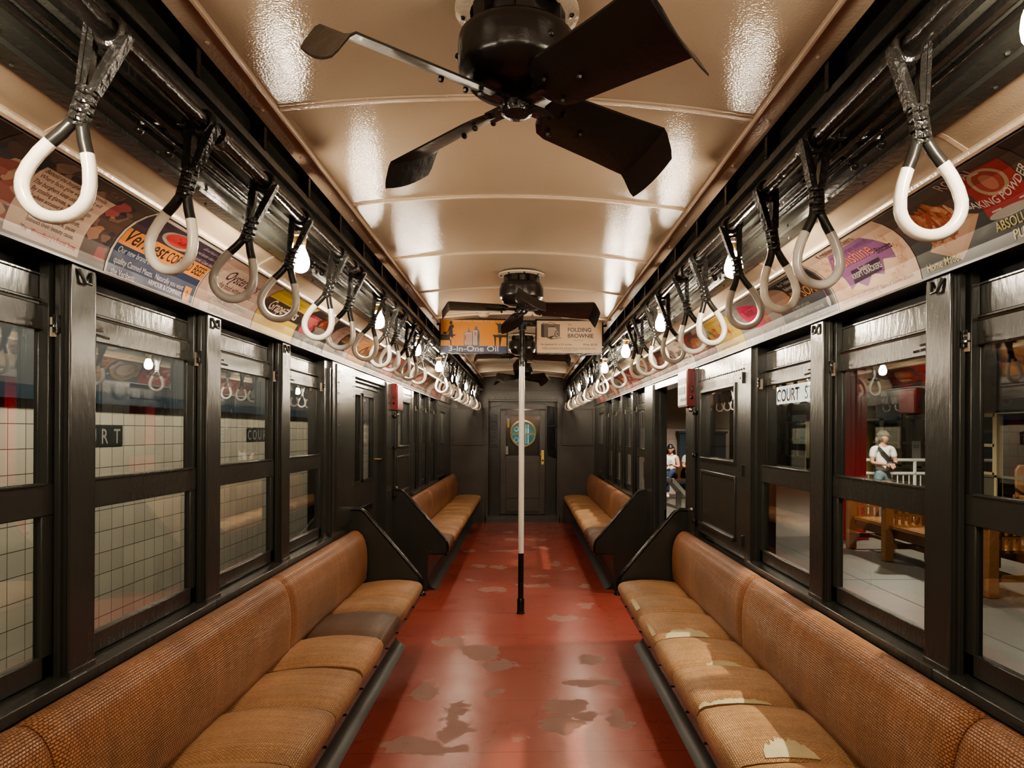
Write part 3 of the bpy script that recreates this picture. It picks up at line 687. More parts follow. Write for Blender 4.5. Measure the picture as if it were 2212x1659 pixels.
def bench(s, y0, y1, cush, backs, dark, label, group):
    t = thing('rattan_bench', label, 'bench', (0, 0, 0), group)
    b = MB(); b.box(s*.715, s*1.21, y0, y1, .335, .364, M['green']); b.box(s*.705, s*.722, y0, y1, .325, .366, M['black']); b.build('seat_frame', t)
    b = MB(); b.box(s*.88, s*.90, y0, y1, .02, .34, M['green'])
    b.prism([(s*.88, 0), (s*.80, 0), (s*.825, .012), (s*.858, .035), (s*.874, .075), (s*.88, .13)], y0, y1, M['kick'])
    for i in range(int((y1-y0)/.3)): b.sphere((s*.70, y0+.1+i*.3, .345), .006, M['iron'], 6, 4)
    b.build('kick_panel', t)
    for i, (a, c_) in enumerate(cush): cushion(s, t, a, c_, M['rattand'] if i in dark else M['rattan'], 31*i+(7 if s > 0 else 0)+int(y0*10))
    for (a, c_) in backs: backrest(s, t, a, c_)
    return t
def cuts(lst): return [(a+.003, b-.003) for a, b in zip(lst, lst[1:])]
LC = [-.45, 0, .45, .9, 1.36, 1.82, 2.28, 2.735, 3.19, 3.665, 4.16, 4.55, 5.06]
RC = [-.45, 0, .45, .9, 1.36, 1.80, 2.24, 2.72, 3.17, 3.62, 4.13, 4.53, 5.04]
FC = [6.84, 7.36, 7.82, 8.3, 8.76, 9.24, 9.72, 10.2, 10.7, 11.2, 11.9]
b1 = bench(-1, -.45, 5.07, cuts(LC), cuts([.02, 1.735, 3.425, 5.06]), {9}, 'long near left rattan bench with one dark brown seat section', 'rattan benches along the car sides')
b2 = bench(1, -.45, 5.05, cuts(RC), cuts([.02, 1.73, 3.42, 5.04]), set(), 'long near right rattan bench with torn seat covers showing canvas', 'rattan benches along the car sides')
bench(-1, 6.84, 11.95, cuts(FC), cuts([6.85, 8.6, 10.2, 11.9]), {0}, 'far left rattan bench between the left door and the end wall', 'rattan benches along the car sides')
bench(1, 6.84, 11.95, cuts(FC), cuts([6.85, 8.6, 10.2, 11.9]), {0, 1}, 'far right rattan bench between the open doorway and the end wall', 'rattan benches along the car sides')
# torn places on the near right seats
def tear(k, u0, u1, v0, v1, seed):
    y0, y1 = cuts(RC)[k]; fn = cushion_fn(y0, y1, .026, 31*k+7+int(-.45*10)); rg = random.Random(seed)
    g = MB(); nu, nv = 4, 26; jag = [rg.uniform(.72, 1.1) for _ in range(nv+1)]
    def q(a, b):
        w = min(1, math.sin(PI*b)**.5)*jag[int(round(b*nv))]
        u = u0+(u1-u0)*a*w
        p = fn(max(0, min(1, u)), v0+(v1-v0)*b); return (p[0], p[1], p[2]+.0025)
    g.grid(q, nu, nv, M['canvas']); g.build('torn_patch', b2)
tear(6, .03, .25, .40, .74, 3); tear(9, .0, .16, .30, .74, 4); tear(7, .0, .06, .28, .75, 5); tear(8, .0, .09, .48, .80, 6); tear(7, .0, .05, .2, .3, 11)
tear(10, .15, .95, .19, .25, 7); tear(9, .1, .5, .19, .235, 9)

# windscreens at the seat ends ----------------------------------------
def windscreen(s, y, tube, label):
    t = thing('windscreen', label, 'windscreen', (s*.9, y, 0), 'windscreens at the bench ends')
    P = [(1.215, .945), (1.13, .945), (1.105, .935), (.72, .475), (.705, .45), (.70, .36), (.88, .345), (.88, 0), (1.215, 0)]
    p = MB(); p.prism([(s*a-s*.9, b) for a, b in P], -.012, .012, M['green'])
    for i in range(5): p.sphere((s*(.73+i*.04)-s*.9, -.013, .375), .006, M['green'], 6, 4)
    p.build('panel', t)
    r = MB(); Q = [(1.21, .95), (1.14, .95), (1.115, .944), (1.095, .928), (.735, .505), (.712, .475), (.700, .445), (.697, .40), (.697, .36)]
    r.tube([(s*a-s*.9, 0, b) for a, b in Q], .016 if tube else .014, M['black'], 10); r.build('rail' if tube else 'rim', t)
    if tube:
        k = MB(); k.lathe([(.03, 0), (.03, .012), (.02, .028)], (s*.697-s*.9, 0, .345), M['black'], 14); k.build('rail_flange', t)
    return t
windscreen(-1, 5.10, True, 'green windscreen with a bent tube rail at the end of the near left bench')
windscreen(1, 5.10, True, 'green windscreen with a bent tube rail at the end of the near right bench')
windscreen(-1, 6.80, False, 'green windscreen facing the camera at the start of the far left bench')
windscreen(1, 6.80, False, 'green windscreen facing the camera at the start of the far right bench')

# =================================================================== POLE, BEAM, HANGING SIGNS
t = thing('grab_pole', 'white centre grab pole with black top and black foot', 'pole', (0, 5.95, 0))
m = MB(); m.lathe([(.023, .50), (.0235, .8), (.023, 1.2), (.0238, 1.6), (.023, 2.045)], (0, 0, 0), M['white'], 20); m.build('white_section', t)
m = MB(); m.lathe([(.0232, 2.045), (.023, 2.39)], (0, 0, 0), M['black'], 20); m.build('upper_section', t)
m = MB(); m.lathe([(.0232, .02), (.0232, .50)], (0, 0, 0), M['black'], 20); m.build('lower_section', t)
m = MB(); m.lathe([(.034, .0), (.034, .008), (.030, .012), (.030, .115), (.026, .125)], (0, 0, 0), M['black'], 20); m.build('foot_sleeve', t)
t = thing('crossbar', 'black crossbar holding the pole head and both hanging signs', 'beam', (0, 5.92, 2.40))
m = MB(); m.box(-.70, .70, -.022, .022, -.022, .022, M['black']); m.build('bar', t, bevel=.003)
m = MB(); m.lathe([(.035, -.05), (.035, -.022)], (0, .03, 0), M['black'], 16); m.build('pole_socket', t)
for x in (-.69, .69):
    m = MB(); m.bar((x, 0, 0), (x*1.03, 0, .02), .04, .03, M['black']); m.build('end_bracket', t)
def hang_sign(x0, x1, z0, z1, label, art):
    cx = (x0+x1)/2; t = thing('hanging_sign', label, 'sign', (cx, 5.885, z0), 'advertising signs hanging from the crossbar')
    w, h = x1-x0, z1-z0; e = .012
    m = MB(); m.box(-w/2, w/2, 0, .008, 0, h, M['black'])
    for (a, b, c_, d) in ((-w/2, -w/2+e, 0, h), (w/2-e, w/2, 0, h), (-w/2, w/2, 0, e), (-w/2, w/2, h-e, h)): m.box(a, b, -.012, .012, c_, d, M['black'])
    m.build('frame', t)
    P = Print(lambda u, v, l: (-w/2+e+u, -.001-l, e+v)); art(P, w-2*e, h-2*e); P.mb.build('card', t, smooth=0)
def art_oil(P, w, h):
    O = (.80, .31, .045); K = (.02, .017, .02); B = (.035, .05, .16); W = (.80, .76, .68)
    P.poly(rect(0, 0, w, h), O); P.poly(rect(0, 0, w, h*.205), B)
    P.text('3-in-One Oil', w/2, h*.045, .062, W, bold=.012, align='c', sx=1.28)
    P.text('CLEANS · MOTORS · POLISHES · AS IT OILS', w/2, h*.945, .016, W, align='c', sx=1.12)
    b = h*.205
    # left silhouette: a woman dusting a sideboard
    P.poly([(.0, b+.075), (.10, b+.075), (.13, b+.092), (.0, b+.092)], K); P.poly(rect(0, b+.045, .075, b+.08), K); P.poly([(.075, b+.05), (.085, b+.05), (.088, b), (.08, b)], K)
    P.poly([(.062, b+.09), (.098, b+.06), (.10, b+.10), (.096, b+.135), (.10, b+.16), (.085, b+.172), (.072, b+.165), (.066, b+.14), (.068, b+.12)], K)
    P.poly(ellipse(.083, b+.188, .012, .015), K); P.poly([(.068, b+.155), (.06, b+.13), (.05, b+.105), (.056, b+.102), (.07, b+.13)], K); P.poly([(.097, b+.15), (.108, b+.145), (.106, b+.165), (.092, b+.18), (.09, b+.17), (.098, b+.163)], K)
    P.poly(rect(.02, b+.095, .05, b+.108), K); P.poly(ellipse(.035, b+.110, .012, .005), K)
    # can and bottle
    P.poly(rect(.19, b+.005, .268, b+.115), K); P.poly(rect(.194, b+.009, .262, b+.112), (.62, .45, .38)); P.poly([(.222, b+.115), (.236, b+.115), (.232, b+.135), (.230, b+.155), (.228, b+.155), (.226, b+.135)], K)
    P.poly([(.255, b), (.315, b), (.318, b+.11), (.308, b+.13), (.300, b+.142), (.300, b+.16), (.278, b+.16), (.278, b+.142), (.268, b+.13), (.256, b+.118)], K)
    P.poly(rect(.262, b+.006, .298, b+.128), (.66, .50, .45)); P.poly(ellipse(.281, b+.10, .008, .018), (.45, .05, .06)); P.text('3', .276, b+.094, .016, W)
    for i in range(7): P.poly(rect(.20, b+.02+i*.011, .252, b+.024+i*.011), (.35, .16, .14)); P.poly(rect(.266, b+.012+i*.010, .294, b+.015+i*.010), (.35, .16, .14))
    P.poly(rect(.196, b+.045, .205, b+.085), (.5, .06, .06))
    # right silhouette: figure and table
    P.poly([(w-.115, b+.092), (w, b+.092), (w, b+.072), (w-.10, b+.072)], K); P.poly([(w-.095, b), (w-.088, b), (w-.085, b+.075), (w-.10, b+.075)], K); P.poly([(w-.058, b), (w-.05, b), (w-.04, b+.075), (w-.062, b+.075)], K)
    P.poly([(w-.066, b+.095), (w-.046, b+.095), (w-.042, b+.15), (w-.044, b+.185), (w-.074, b+.185), (w-.07, b+.15)], K); P.poly([(w-.07, b+.165), (w-.09, b+.185), (w-.086, b+.19), (w-.066, b+.178)], K)
    P.poly(rect(w-.064, b+.10, w-.046, b+.106), W)
def art_camera(P, w, h):
    C = (.72, .50, .33); K = (.05, .04, .035); G = (.06, .10, .08); D = (.16, .12, .10); Lt = (.55, .42, .33)
    P.poly(rect(0, 0, w, h), C)
    P.poly([(.035, h*.50), (.06, h*.48), (.19, h*.52), (.19, h*.90), (.035, h*.90)], D); P.poly([(.035, h*.50), (.06, h*.48), (.06, h*.86), (.035, h*.90)], K)
    P.poly([(.085, h*.47), (.11, h*.43), (.13, h*.47), (.15, h*.84), (.09, h*.82)], K); P.poly([(.092, h*.50), (.155, h*.56), (.168, h*.70), (.15, h*.80), (.092, h*.80)], Lt)
    for i in range(6): P.poly([(.098+i*.009, h*.52), (.1+i*.009, h*.52), (.1+i*.009, h*.79), (.098+i*.009, h*.79)], D)
    P.poly(ellipse(.162, h*.60, .017, .03), D); P.poly(ellipse(.166, h*.60, .011, .02), Lt); P.poly(ellipse(.168, h*.60, .006, .011), K)
    P.poly([(.09, h*.46), (.115, h*.42), (.20, h*.47), (.198, h*.49), (.12, h*.45), (.095, h*.49)], D)
    pts = [(.075+.085*i/10, h*.90+.014*math.sin(PI*i/10)) for i in range(11)]; P.poly(pts+[(x, y-.004) for x, y in pts[::-1]], K)
    for x in (.045, .055, .068): P.poly(rect(x, h*.90, x+.007, h*.93), K)
    P.text('The', w*.475, h*.86, .020, K); P.text('FOLDING', w*.475, h*.67, .046, K, bold=.022, sx=1.0); P.text('BROWNIE', w*.475, h*.485, .046, K, bold=.022, sx=1.02)
    P.text('"Takes a Shot."', w*.56, h*.385, .014, K, shear=.3)
    P.text('For pictures 2¼ x 3¼ inches.', w*.06, h*.245, .0195, K, bold=.012, sx=1.12); P.text('Price, $5.00', w*.93, h*.245, .023, K, bold=.014, align='r', sx=1.05)
    P.text('IVER JOHNSON SPORTING GOODS CO.', w*.5, h*.115, .0225, G, bold=.006, align='c', sx=1.12); P.text('163-5 Washington Street', w*.5, h*.065, .0115, K, align='c', sx=1.1)
hang_sign(-.676, -.116, 2.138, 2.428, 'orange and blue hanging sign for oil left of the pole', art_oil)
hang_sign(.108, .668, 2.140, 2.428, 'pale buff hanging sign with a camera drawing right of the pole', art_camera)

# =================================================================== CEILING FANS
def make_fan():
    t = thing('ceiling_fan', 'x', 'fan', (0, 0, 2.26), 'black ceiling fans down the middle of the car')
    m = MB(); m.lathe([(.138, .178), (.138, .170), (.105, .166), (.10, .178)], (0, 0, 0), M['creamt'], 32)
    for k in range(8): m.sphere((.122*math.cos(k*PI/4), .122*math.sin(k*PI/4), .167), .006, M['iron'], 6, 4)
    m.build('mounting_ring', t)
    m = MB(); m.lathe([(.085, .185), (.085, .12)], (0, 0, 0), M['fan'], 24)
    for k in range(6): m.obox((.094*math.cos(k*PI/3), .094*math.sin(k*PI/3), .145), (.012*math.cos(k*PI/3), .012*math.sin(k*PI/3), 0), (-.02*math.sin(k*PI/3), .02*math.cos(k*PI/3), 0), (0, 0, .03), M['fan'])
    m.build('neck', t)
    m = MB(); m.lathe([(.06, .128), (.115, .124), (.128, .112), (.131, .095), (.131, .045), (.127, .034), (.122, .030), (.118, .02), (.10, 0.004), (.06, -.004), (.001, -.004)], (0, 0, 0), M['fan'], 40)
    for k in range(3): m.sphere((.13*math.cos(k*2.1+.4), .13*math.sin(k*2.1+.4), .07), .008, M['fan'], 8, 5)
    m.build('motor_housing', t)
    m = MB(); m.lathe([(.02, 0), (.028, -.01), (.034, -.02), (.038, -.035), (.034, -.052), (.02, -.06), (.001, -.062)], (0, 0, 0), M['iron'], 20)
    for k in range(8): m.sphere((.036*math.cos(k*PI/4), .036*math.sin(k*PI/4), -.04), .006, M['iron'], 6, 4)
    m.build('hub', t)
    for k in range(4):
        a = k*PI/2; rot = Matrix.Rotation(a, 4, 'Z'); tan = math.tan(rad(27))
        b = MB()   # flat pitched blade with rounded root and bent-down tip
        rs = [.075, .082, .10, .13, .2, .3, .38, .425, .44, .475, .49]
        hw = [.012, .035, .055, .064, .068, .074, .080, .083, .083, .080, .074]
        V = []
        for r, h in zip(rs, hw):
            droop = 0 if r < .43 else -(r-.43)*.95
            rr = r if r < .43 else .43+(r-.43)*.6
            for j in range(7):
                q = -1+2*j/6; w_ = q*h; V.append((rr, w_*math.cos(rad(27)), -.035-w_*math.sin(rad(27))+droop-.010*(1-q*q)+.01))
        nr = len(rs); F = [(i*7+j, (i+1)*7+j, (i+1)*7+j+1, i*7+j+1) for i in range(nr-1) for j in range(6)]
        T = [(x, y, z+.005) for x, y, z in V]; n7 = nr*7
        F2 = [tuple(n7+q for q in f[::-1]) for f in F]
        rim = [j for j in range(7)]+[i*7+6 for i in range(1, nr)]+[(nr-1)*7+j for j in range(5, -1, -1)]+[i*7 for i in range(nr-2, 0, -1)]
        F3 = [(rim[i], rim[(i+1) % len(rim)], n7+rim[(i+1) % len(rim)], n7+rim[i]) for i in range(len(rim))]
        b.add(V+T, F+F2+F3, M['fan'])
        for r, w_ in ((.12, -.03), (.12, .03), (.2, 0)): b.sphere((r, w_*.89, -.040-w_*.454), .007, M['fan'], 6, 4)
        bo = b.xf(rot).build('blade', t, smooth=30)
        g = MB(); g.bar((.03, 0, -.03), (.10, 0, -.028), .03, .014, M['iron']); g.bar((.09, 0, -.026), (.21, 0, -.024), .022, .010, M['iron'], up=(0, math.sin(rad(27)), math.cos(rad(27))))
        g.xf(rot).build('blade_arm', bo)
    return t
fan = make_fan(); fan.location.y = 1.60; fan.rotation_euler.z = rad(40)
fan['label'] = 'black four blade ceiling fan nearest the camera, blades diagonal'
for i, (y, a, lb) in enumerate(((4.27, 8, 'black ceiling fan just in front of the hanging signs'), (6.95, 3, 'black ceiling fan half hidden behind the hanging signs'), (9.65, 50, 'dim black ceiling fan farthest down the car by the end wall'))):
    dup(fan, (0, y, 2.26), (0, 0, rad(a)), lb)

# =================================================================== HANDRAILS, STRAPS, BULBS
RX, RZ = .717, 2.205
def rail(s):
    nm = 'left' if s < 0 else 'right'
    t = thing('handrail', f'glossy black pipe handrail carrying the {nm} row of hand straps', 'handrail', (s*RX, 0, RZ))
    m = MB(); m.tube([(0, Y0, 0), (0, 11.97, 0)], .0185, M['black'], 14); m.build('pipe', t)
    m = MB(); m.lathe([(.045, 0), (.045, -.012), (.03, -.02), (.028, -.05)], (0, 11.97, 0), M['iron'], 16, 'y'); m.build('end_flange', t)
    for i in range(10):
        y = .40+i*1.35
        m = MB(); m.tube([(0, y-.02, 0), (0, y+.02, 0)], .026, M['iron'], 12)
        for d in (-1, 1): m.tube([(s*.012, y+d*.012, .006), (s*.06, y+d*.04, .016), (s*.15, y+d*.075, 0), (s*.155, y+d*.07, -.006)], [.016, .012, .010, .014], M['iron'], 8)
        m.obox((s*.10, y, .006), (.035, 0, 0), (0, .03, 0), (0, 0, .012), M['iron']); m.sphere((s*.15, y-.07, -.014), .012, M['iron'], 8, 5); m.sphere((s*.15, y+.07, -.014), .012, M['iron'], 8, 5)
        m.build('bracket', t)
rail(-1); rail(1)
def make_strap(ring_mat):
    """origin on the pipe centre, ring plane XZ"""
    t = thing('hand_strap', 'x', 'strap', (0, 0, 0))
    m = MB()
    m.tube([(.0225*math.cos(a), 0, .0225*math.sin(a)) for a in [2*PI*k/16 for k in range(16)]], .0095, M['iron'], 8, closed=True)
    m.build('collar', t)
    m = MB()
    for d in (-1, 1):
        m.prism([(d*x, z) for x, z in ((.038, .004), (.024, -.004), (.014, -.028), (.006, -.070), (.0025, -.108), (.002, -.128), (.012, -.128), (.014, -.108), (.021, -.070), (.031, -.028))], -.010, .010, M['black'])
        m.bar((d*.034, 0, -.002), (d*.014, 0, -.112), .007, .024, M['iron'], up=(0, 1, 0))
    m.build('fork', t)
    m = MB(); m.obox((0, 0, -.143), (.014, 0, 0), (0, .011, 0), (0, 0, .036), M['iron'])
    for zz in (-.118, -.135, -.152, -.168):
        m.tube([(.016*math.cos(a), .012*math.sin(a), zz) for a in [2*PI*k/10 for k in range(10)]], .0045, M['iron'], 6, closed=True)
        m.sphere((0, -.013, zz), .006, M['iron'], 6, 4)
    m.build('clamp', t)
    m = MB()
    for d in (-1, 1): m.tube([(d*.008, 0, -.160), (d*.010, 0, -.178), (d*.020, 0, -.200), (d*.0325, 0, -.222)], [.0105, .011, .0112, .0114], M['rubber'], 10)
    m.build('neck', t)
    m = MB(); P = [(-.0315, 0, -.220), (-.043, 0, -.244), (-.0515, 0, -.270), (-.0545, 0, -.292)]
    P += [(.0545*math.cos(PI+PI*k/14), 0, -.292+.0545*math.sin(PI+PI*k/14)) for k in range(1, 14)]
    P += [(-p[0], 0, p[2]) for p in P[3::-1]]
    m.tube(P, .0118, ring_mat, 14); m.build('grip_ring', t)
    return t
protos = {k: make_strap(M[k]) for k in ('white', 'whiteworn', 'grey')}
used = set()
LS = [(1.295, 17, 'whiteworn', 6, 'in front of the facial soap card'), (1.67, 16, 'whiteworn', -10, 'in front of the corned beef card'), (2.06, 17, 'grey', 4, 'in front of the oyster cracker card'), (2.395, 14, 'grey', 12, 'beside the first lit left bulb'),
      (2.88, 17, 'white', -4, 'in front of the yellow cereal card'), (3.20, 15, 'grey', 2, 'in front of the soap flake card'), (3.70, 15, 'grey', 16, 'beside the second lit left bulb'), (4.06, 15, 'grey', -8, 'above the riveted panel'),
      (4.33, 14, 'white', 5, 'before the left door'), (4.72, 14, 'white', -12, 'over the left door'), (5.05, 14, 'grey', 9, 'over the left door'), (5.45, 13, 'grey', -3, 'by the left hanging sign')]
RS = [(1.285, 8, 'white', -6, 'in front of the baking powder card'), (1.705, 2, 'grey', 4, 'in front of the purple biscuit card'), (2.06, 10, 'whiteworn', 14, 'in front of the dark blue soap card'), (2.415, 10, 'grey', -3, 'beside the first lit right bulb'),
      (2.87, 12, 'white', 8, 'in front of the yellow sweets card'), (3.2, 12, 'white', -14, 'above the right door pocket'), (3.62, 12, 'grey', 5, 'beside the second lit right bulb'), (3.98, 12, 'grey', 18, 'above the right red box'),
      (4.42, 12, 'white', -5, 'before the right doorway'), (4.68, 11, 'whiteworn', 6, 'before the right doorway'), (5.72, 12, 'grey', 0, 'by the right hanging sign')]
for s, lst, nm in ((-1, LS, 'left'), (1, RS, 'right')):
    far = [(6.55+.385*i, 3+(i*7) % 5, 'white', (i*37) % 22-11, 'beyond the hanging signs') for i in range(14)]
    for i, (y, tilt, k, yaw, where) in enumerate(lst+far):
        col = {'white': 'white', 'whiteworn': 'scuffed white', 'grey': 'greyish white'}[k]
        lb = f'{col} ring strap {where}, {ORD[i]} along {nm} rail'
        loc = (s*RX, y, RZ); rot = (0, rad(tilt)*(1 if s < 0 else -1), rad(yaw))
        g = f'hand straps along the {nm} handrail'
        if k not in used:
            used.add(k); o = protos[k]; o.location = loc; o.rotation_euler = rot; o['label'] = lb; o['group'] = g
        else: dup(protos[k], loc, rot, lb, g)
def make_bulb():
    t = thing('light_bulb', 'x', 'light bulb', (0, 0, 0), 'bare lit bulbs along the ceiling edges')
    m = MB(); m.lathe([(.001, .095), (.030, .092), (.032, .075), (.026, .06), (.026, .034), (.022, .030)], (0, 0, 0), M['ceramic'], 16); m.build('socket', t)
    m = MB(); m.lathe([(.024, .034), (.0245, .022), (.021, .018)], (0, 0, 0), M['ivory'], 16); m.build('socket_ring', t)
    m = MB(); m.lathe([(.0205, .020), (.0205, .006), (.019, -.004), (.0175, -.010)], (0, 0, 0), M['brass'], 16); m.build('cap', t)
    m = MB(); m.lathe([(.015, -.006), (.017, -.018), (.024, -.034), (.030, -.052), (.0315, -.066), (.029, -.082), (.021, -.094), (.010, -.0995), (.001, -.1005)], (0, 0, 0), M['bulb'], 16); m.build('glass', t)
    return t
bulb = make_bulb(); first = True
BY = [-2.4, -1.75, -.40, .972, 2.46, 3.77, 5.10, 6.43, 7.85, 9.22, 10.6]
for s, nm in ((-1, 'left'), (1, 'right')):
    for i, y in enumerate(BY):
        loc = (s*.742, y, 2.138)
        lb = f'{ORD[i-3]} lit bare bulb from the camera along the {nm} light rail' if i > 2 else f'lit bare bulb {["farthest", "well", "just"][i]} behind the camera on the {nm} light rail'
        if first: bulb.location = loc; bulb['label'] = lb; first = False
        else: dup(bulb, loc, None, lb)
# red boxes by the doors
def redbox(s, y0, y1, z0, z1, label):
    t = thing('emergency_box', label, 'box', (s*XW, (y0+y1)/2, z0), 'red boxes beside the doors'); h = (y1-y0)/2
    m = MB(); D = .058; m.box(-s*.002, -s*D, -h, h, 0, z1-z0, M['red']); m.build('case', t, bevel=.003)
    m = MB(); m.box(-s*D, -s*(D+.006), -h+.012, h-.012, .012, z1-z0-.012, M['panelsteel'] if s > 0 else M['red']); d = m.build('door', t)
    if s > 0:
        m = MB()
        for (a, b, c_, e) in ((-.13, .13, .16, .20), (-.10, .12, .09, .14), (-.13, .05, .04, .06)): m.box(-s*(D+.006), -s*(D+.0075), a*h/.15, b*h/.15, c_, e, M['ink'])
        m.build('notice', d)
    m = MB(); m.tube([(-s*.03, -h-.004, .1), (-s*.03, -h-.02, .1), (-s*.03, -h-.02, .14)], .006, M['iron'], 8); m.sphere((-s*.03, -h-.006, .06), .012, M['iron'], 8, 5); m.build('catch', t)
redbox(-1, 6.60, 6.90, 1.70, 1.94, 'red wall box beyond the left sliding door')
redbox(1, 4.90, 5.19, 1.685, 1.945, 'red wall box with a pale notice before the right doorway')

# =================================================================== CARDS IN THE CURVED RACK
KN = CT[1:-1]
def cove(v):
    v = max(0, min(CH-1e-6, v))
    for i in range(len(CT)-1):
        if v <= CT[i+1]:
            k = (v-CT[i])/(CT[i+1]-CT[i]); a, b = COVE[i], COVE[i+1]
            dx, dz = b[0]-a[0], b[1]-a[1]; l = math.hypot(dx, dz)
            return a[0]+dx*k, a[1]+dz*k, -dz/l, dx/l
def card(s, y0, y1, label, art, group='advertising cards in the curved racks'):
    w = y1-y0-.004
    def fn(u, v, l):
        x, z, nx, nz = cove(v); l = l+.001
        # interior normal points inwards and down
        nxx, nzz = (nx, nz) if nx*(-x) > 0 else (-nx, -nz)
        x += nxx*l; z += nzz*l
        return (-x, y0+.002+u, z) if s < 0 else (x, y1-.002-u, z)
    P = Print(fn, KN); P.w = w; art(P, w, CH)
    tag(P.mb.build('advertising_card', smooth=0), label, 'poster', group)
CR = (.62, .45, .35); WH = (.72, .66, .58); NV = (.022, .035, .085); OR = (.62, .24, .06); BK = (.025, .02, .02); RD = (.34, .035, .04)
def a_soap(P, w, h):
    P.poly(rect(0, 0, w, h), (.10, .065, .05)); P.poly(rect(0, 0, w, .022), (.14, .12, .11)); P.blobs(.02, .03, .15, h-.02, [(.30, .10, .08), (.03, .045, .05), (.42, .26, .18), (.12, .08, .07), (.05, .06, .07)], 26, .012, .05, 3)
    P.blobs(.42, .03, w-.02, h-.03, [(.38, .20, .14), (.10, .07, .07), (.35, .09, .09), (.05, .04, .05), (.22, .13, .10)], 24, .012, .042, 5)
    P.blobs(.15, h*.80, .42, h-.005, [(.14, .09, .07), (.26, .16, .12), (.06, .05, .05)], 14, .01, .03, 6)
    P.poly(rect(.148, .012, .432, h*.80), (.20, .12, .08)); P.poly(rect(.15, .014, .43, h*.795), CR)
    K = (.09, .05, .035); y = h*.735
    for i, tx in enumerate(['Behold the burghers of Alexionville', 'Where faces glow with fever at will', 'The burghers keep old time away', 'By stealing glances, wretchens gay.', 'And when accused for petty theft', 'The people all, thus sore bereft,', 'But judge in justice, pause', 'Instead their beauty cause.']):
        P.text(tx, .162+(.012 if i in (3, 5) else 0)+(.05 if i in (6, 7) else 0), y-.0185*i, .0172, K, bold=.004, sx=.98)
    P.text("'Tis", .20, .030, .018, K); P.text("Woodbury's Facial Soap", .238, .030, .018, (.5, .05, .05), bold=.006)
def a_beef(P, w, h):
    P.poly(rect(0, 0, w, h), (.55, .47, .38)); P.poly(rect(.010, .008, w-.008, h-.01), NV); P.poly(rect(.010, h*.58, w-.008, h-.01), (.05, .035, .05))
    P.poly(rect(.012, h*.40, w-.01, h*.63), OR)
    P.text('Veribest', .03, h*.445, .070, BK, bold=.012, shear=.25, sx=1.0); P.text('CORNED BEEF', w-.02, h*.45, .052, BK, bold=.014, align='r', sx=.78)
    P.poly(ellipse(.25, h*.78, .105, .034), (.30, .28, .22)); P.poly(ellipse(.25, h*.785, .085, .027), (.45, .05, .05)); P.blobs(.19, h*.74, .31, h*.83, [(.5, .10, .08), (.3, .02, .03)], 10, .006, .014, 2)
    for i, tx in enumerate(['Good food - at less cost', 'and better than you', 'can cook. Costs less']): P.text(tx, .37, h*.86-i*.026, .020, (.45, .38, .42), shear=.3)
    for i, tx in enumerate(['Our new brand of highest', 'quality Canned Meats.  Naturally you want', 'the Veribest.']): P.text(tx, .03, h*.305-i*.034, .027, (.62, .58, .60), sx=.92)
    P.text('ARMOUR & COMPANY.', .235, .018, .024, (.6, .56, .55), sx=.9); P.poly(rect(w-.085, .012, w-.035, .062), OR); P.text('0', w-.068, .026, .032, BK, bold=.01); P.poly(rect(w-.085, .008, w-.035, .011), OR)
def a_oyster(P, w, h):
    P.poly(rect(0, 0, w, h), (.50, .33, .26)); P.poly(ellipse(w*.5, h*.52, w*.42, h*.45), (.58, .46, .38)); P.poly([(w*.5+(w*.36+.012*math.sin(9*a))*math.cos(a), h*.53+(h*.38+.01*math.sin(7*a))*math.sin(a)) for a in [2*PI*k/50 for k in range(50)]], (.60, .44, .36))
    P.text('Oysterettes', w*.5, h*.60, .072, (.04, .03, .05), bold=.012, shear=.12, align='c', sx=.9); P.text('the food without a fault', w*.5, h*.44, .038, (.06, .04, .04), bold=.008, align='c', sx=.85)
    P.text('The Oyster Cracker', w*.5, h*.33, .022, (.10, .09, .12), align='c'); P.text('NATIONAL BISCUIT COMPANY', w*.5, h*.20, .026, (.08, .10, .16), align='c'); P.blobs(.06, .0, w-.06, .035, [(.62, .55, .48), (.40, .36, .33)], 10, .01, .028, 4)
def a_grape(P, w, h):
    Y = (.58, .40, .045)
    P.poly(rect(0, 0, w, h), (.25, .16, .05)); P.poly(rect(.006, 0, w-.006, h-.006), Y); P.poly(rect(.006, h*.42, w-.006, h*.70), BK)
    P.text('Grape=Nuts', w*.5, h*.475, .078, (.70, .58, .42), bold=.016, align='c', sx=.98, shear=.08); P.text('Peerless in flavor', w*.45, h*.20, .050, (.42, .18, .03), align='c', sx=.9)
    P.text('A food economical', w*.56, h*.83, .028, (.36, .18, .03), align='c'); P.text('of greatest value', w*.56, h*.745, .028, (.36, .18, .03), align='c')
def a_flower(P, w, h):
    P.poly(rect(0, 0, w, h), (.035, .028, .028)); P.poly(ellipse(w*.5, -.02, w*.55, h*.35), (.16, .15, .14)); P.blobs(.05, h*.30, .22, h*.80, [(.50, .07, .09), (.55, .14, .14), (.38, .04, .07)], 22, .016, .045, 3)
    P.blobs(.24, h*.45, .48, h*.85, [(.50, .10, .06), (.35, .05, .03), (.52, .20, .10)], 20, .014, .035, 8); P.poly(rect(.26, h*.22, .46, h*.52), (.22, .21, .20)); P.poly(ellipse(.36, h*.52, .1, .02), (.34, .32, .30)); P.poly(rect(.30, h*.33, .42, h*.36), BK)
    P.text('Pleasing to the taste', w*.5, h*.88, .024, (.45, .32, .10), align='c'); P.blobs(.03, .0, w-.03, h*.25, [(.30, .28, .27), (.12, .11, .11), (.4, .36, .34)], 16, .012, .04, 9)
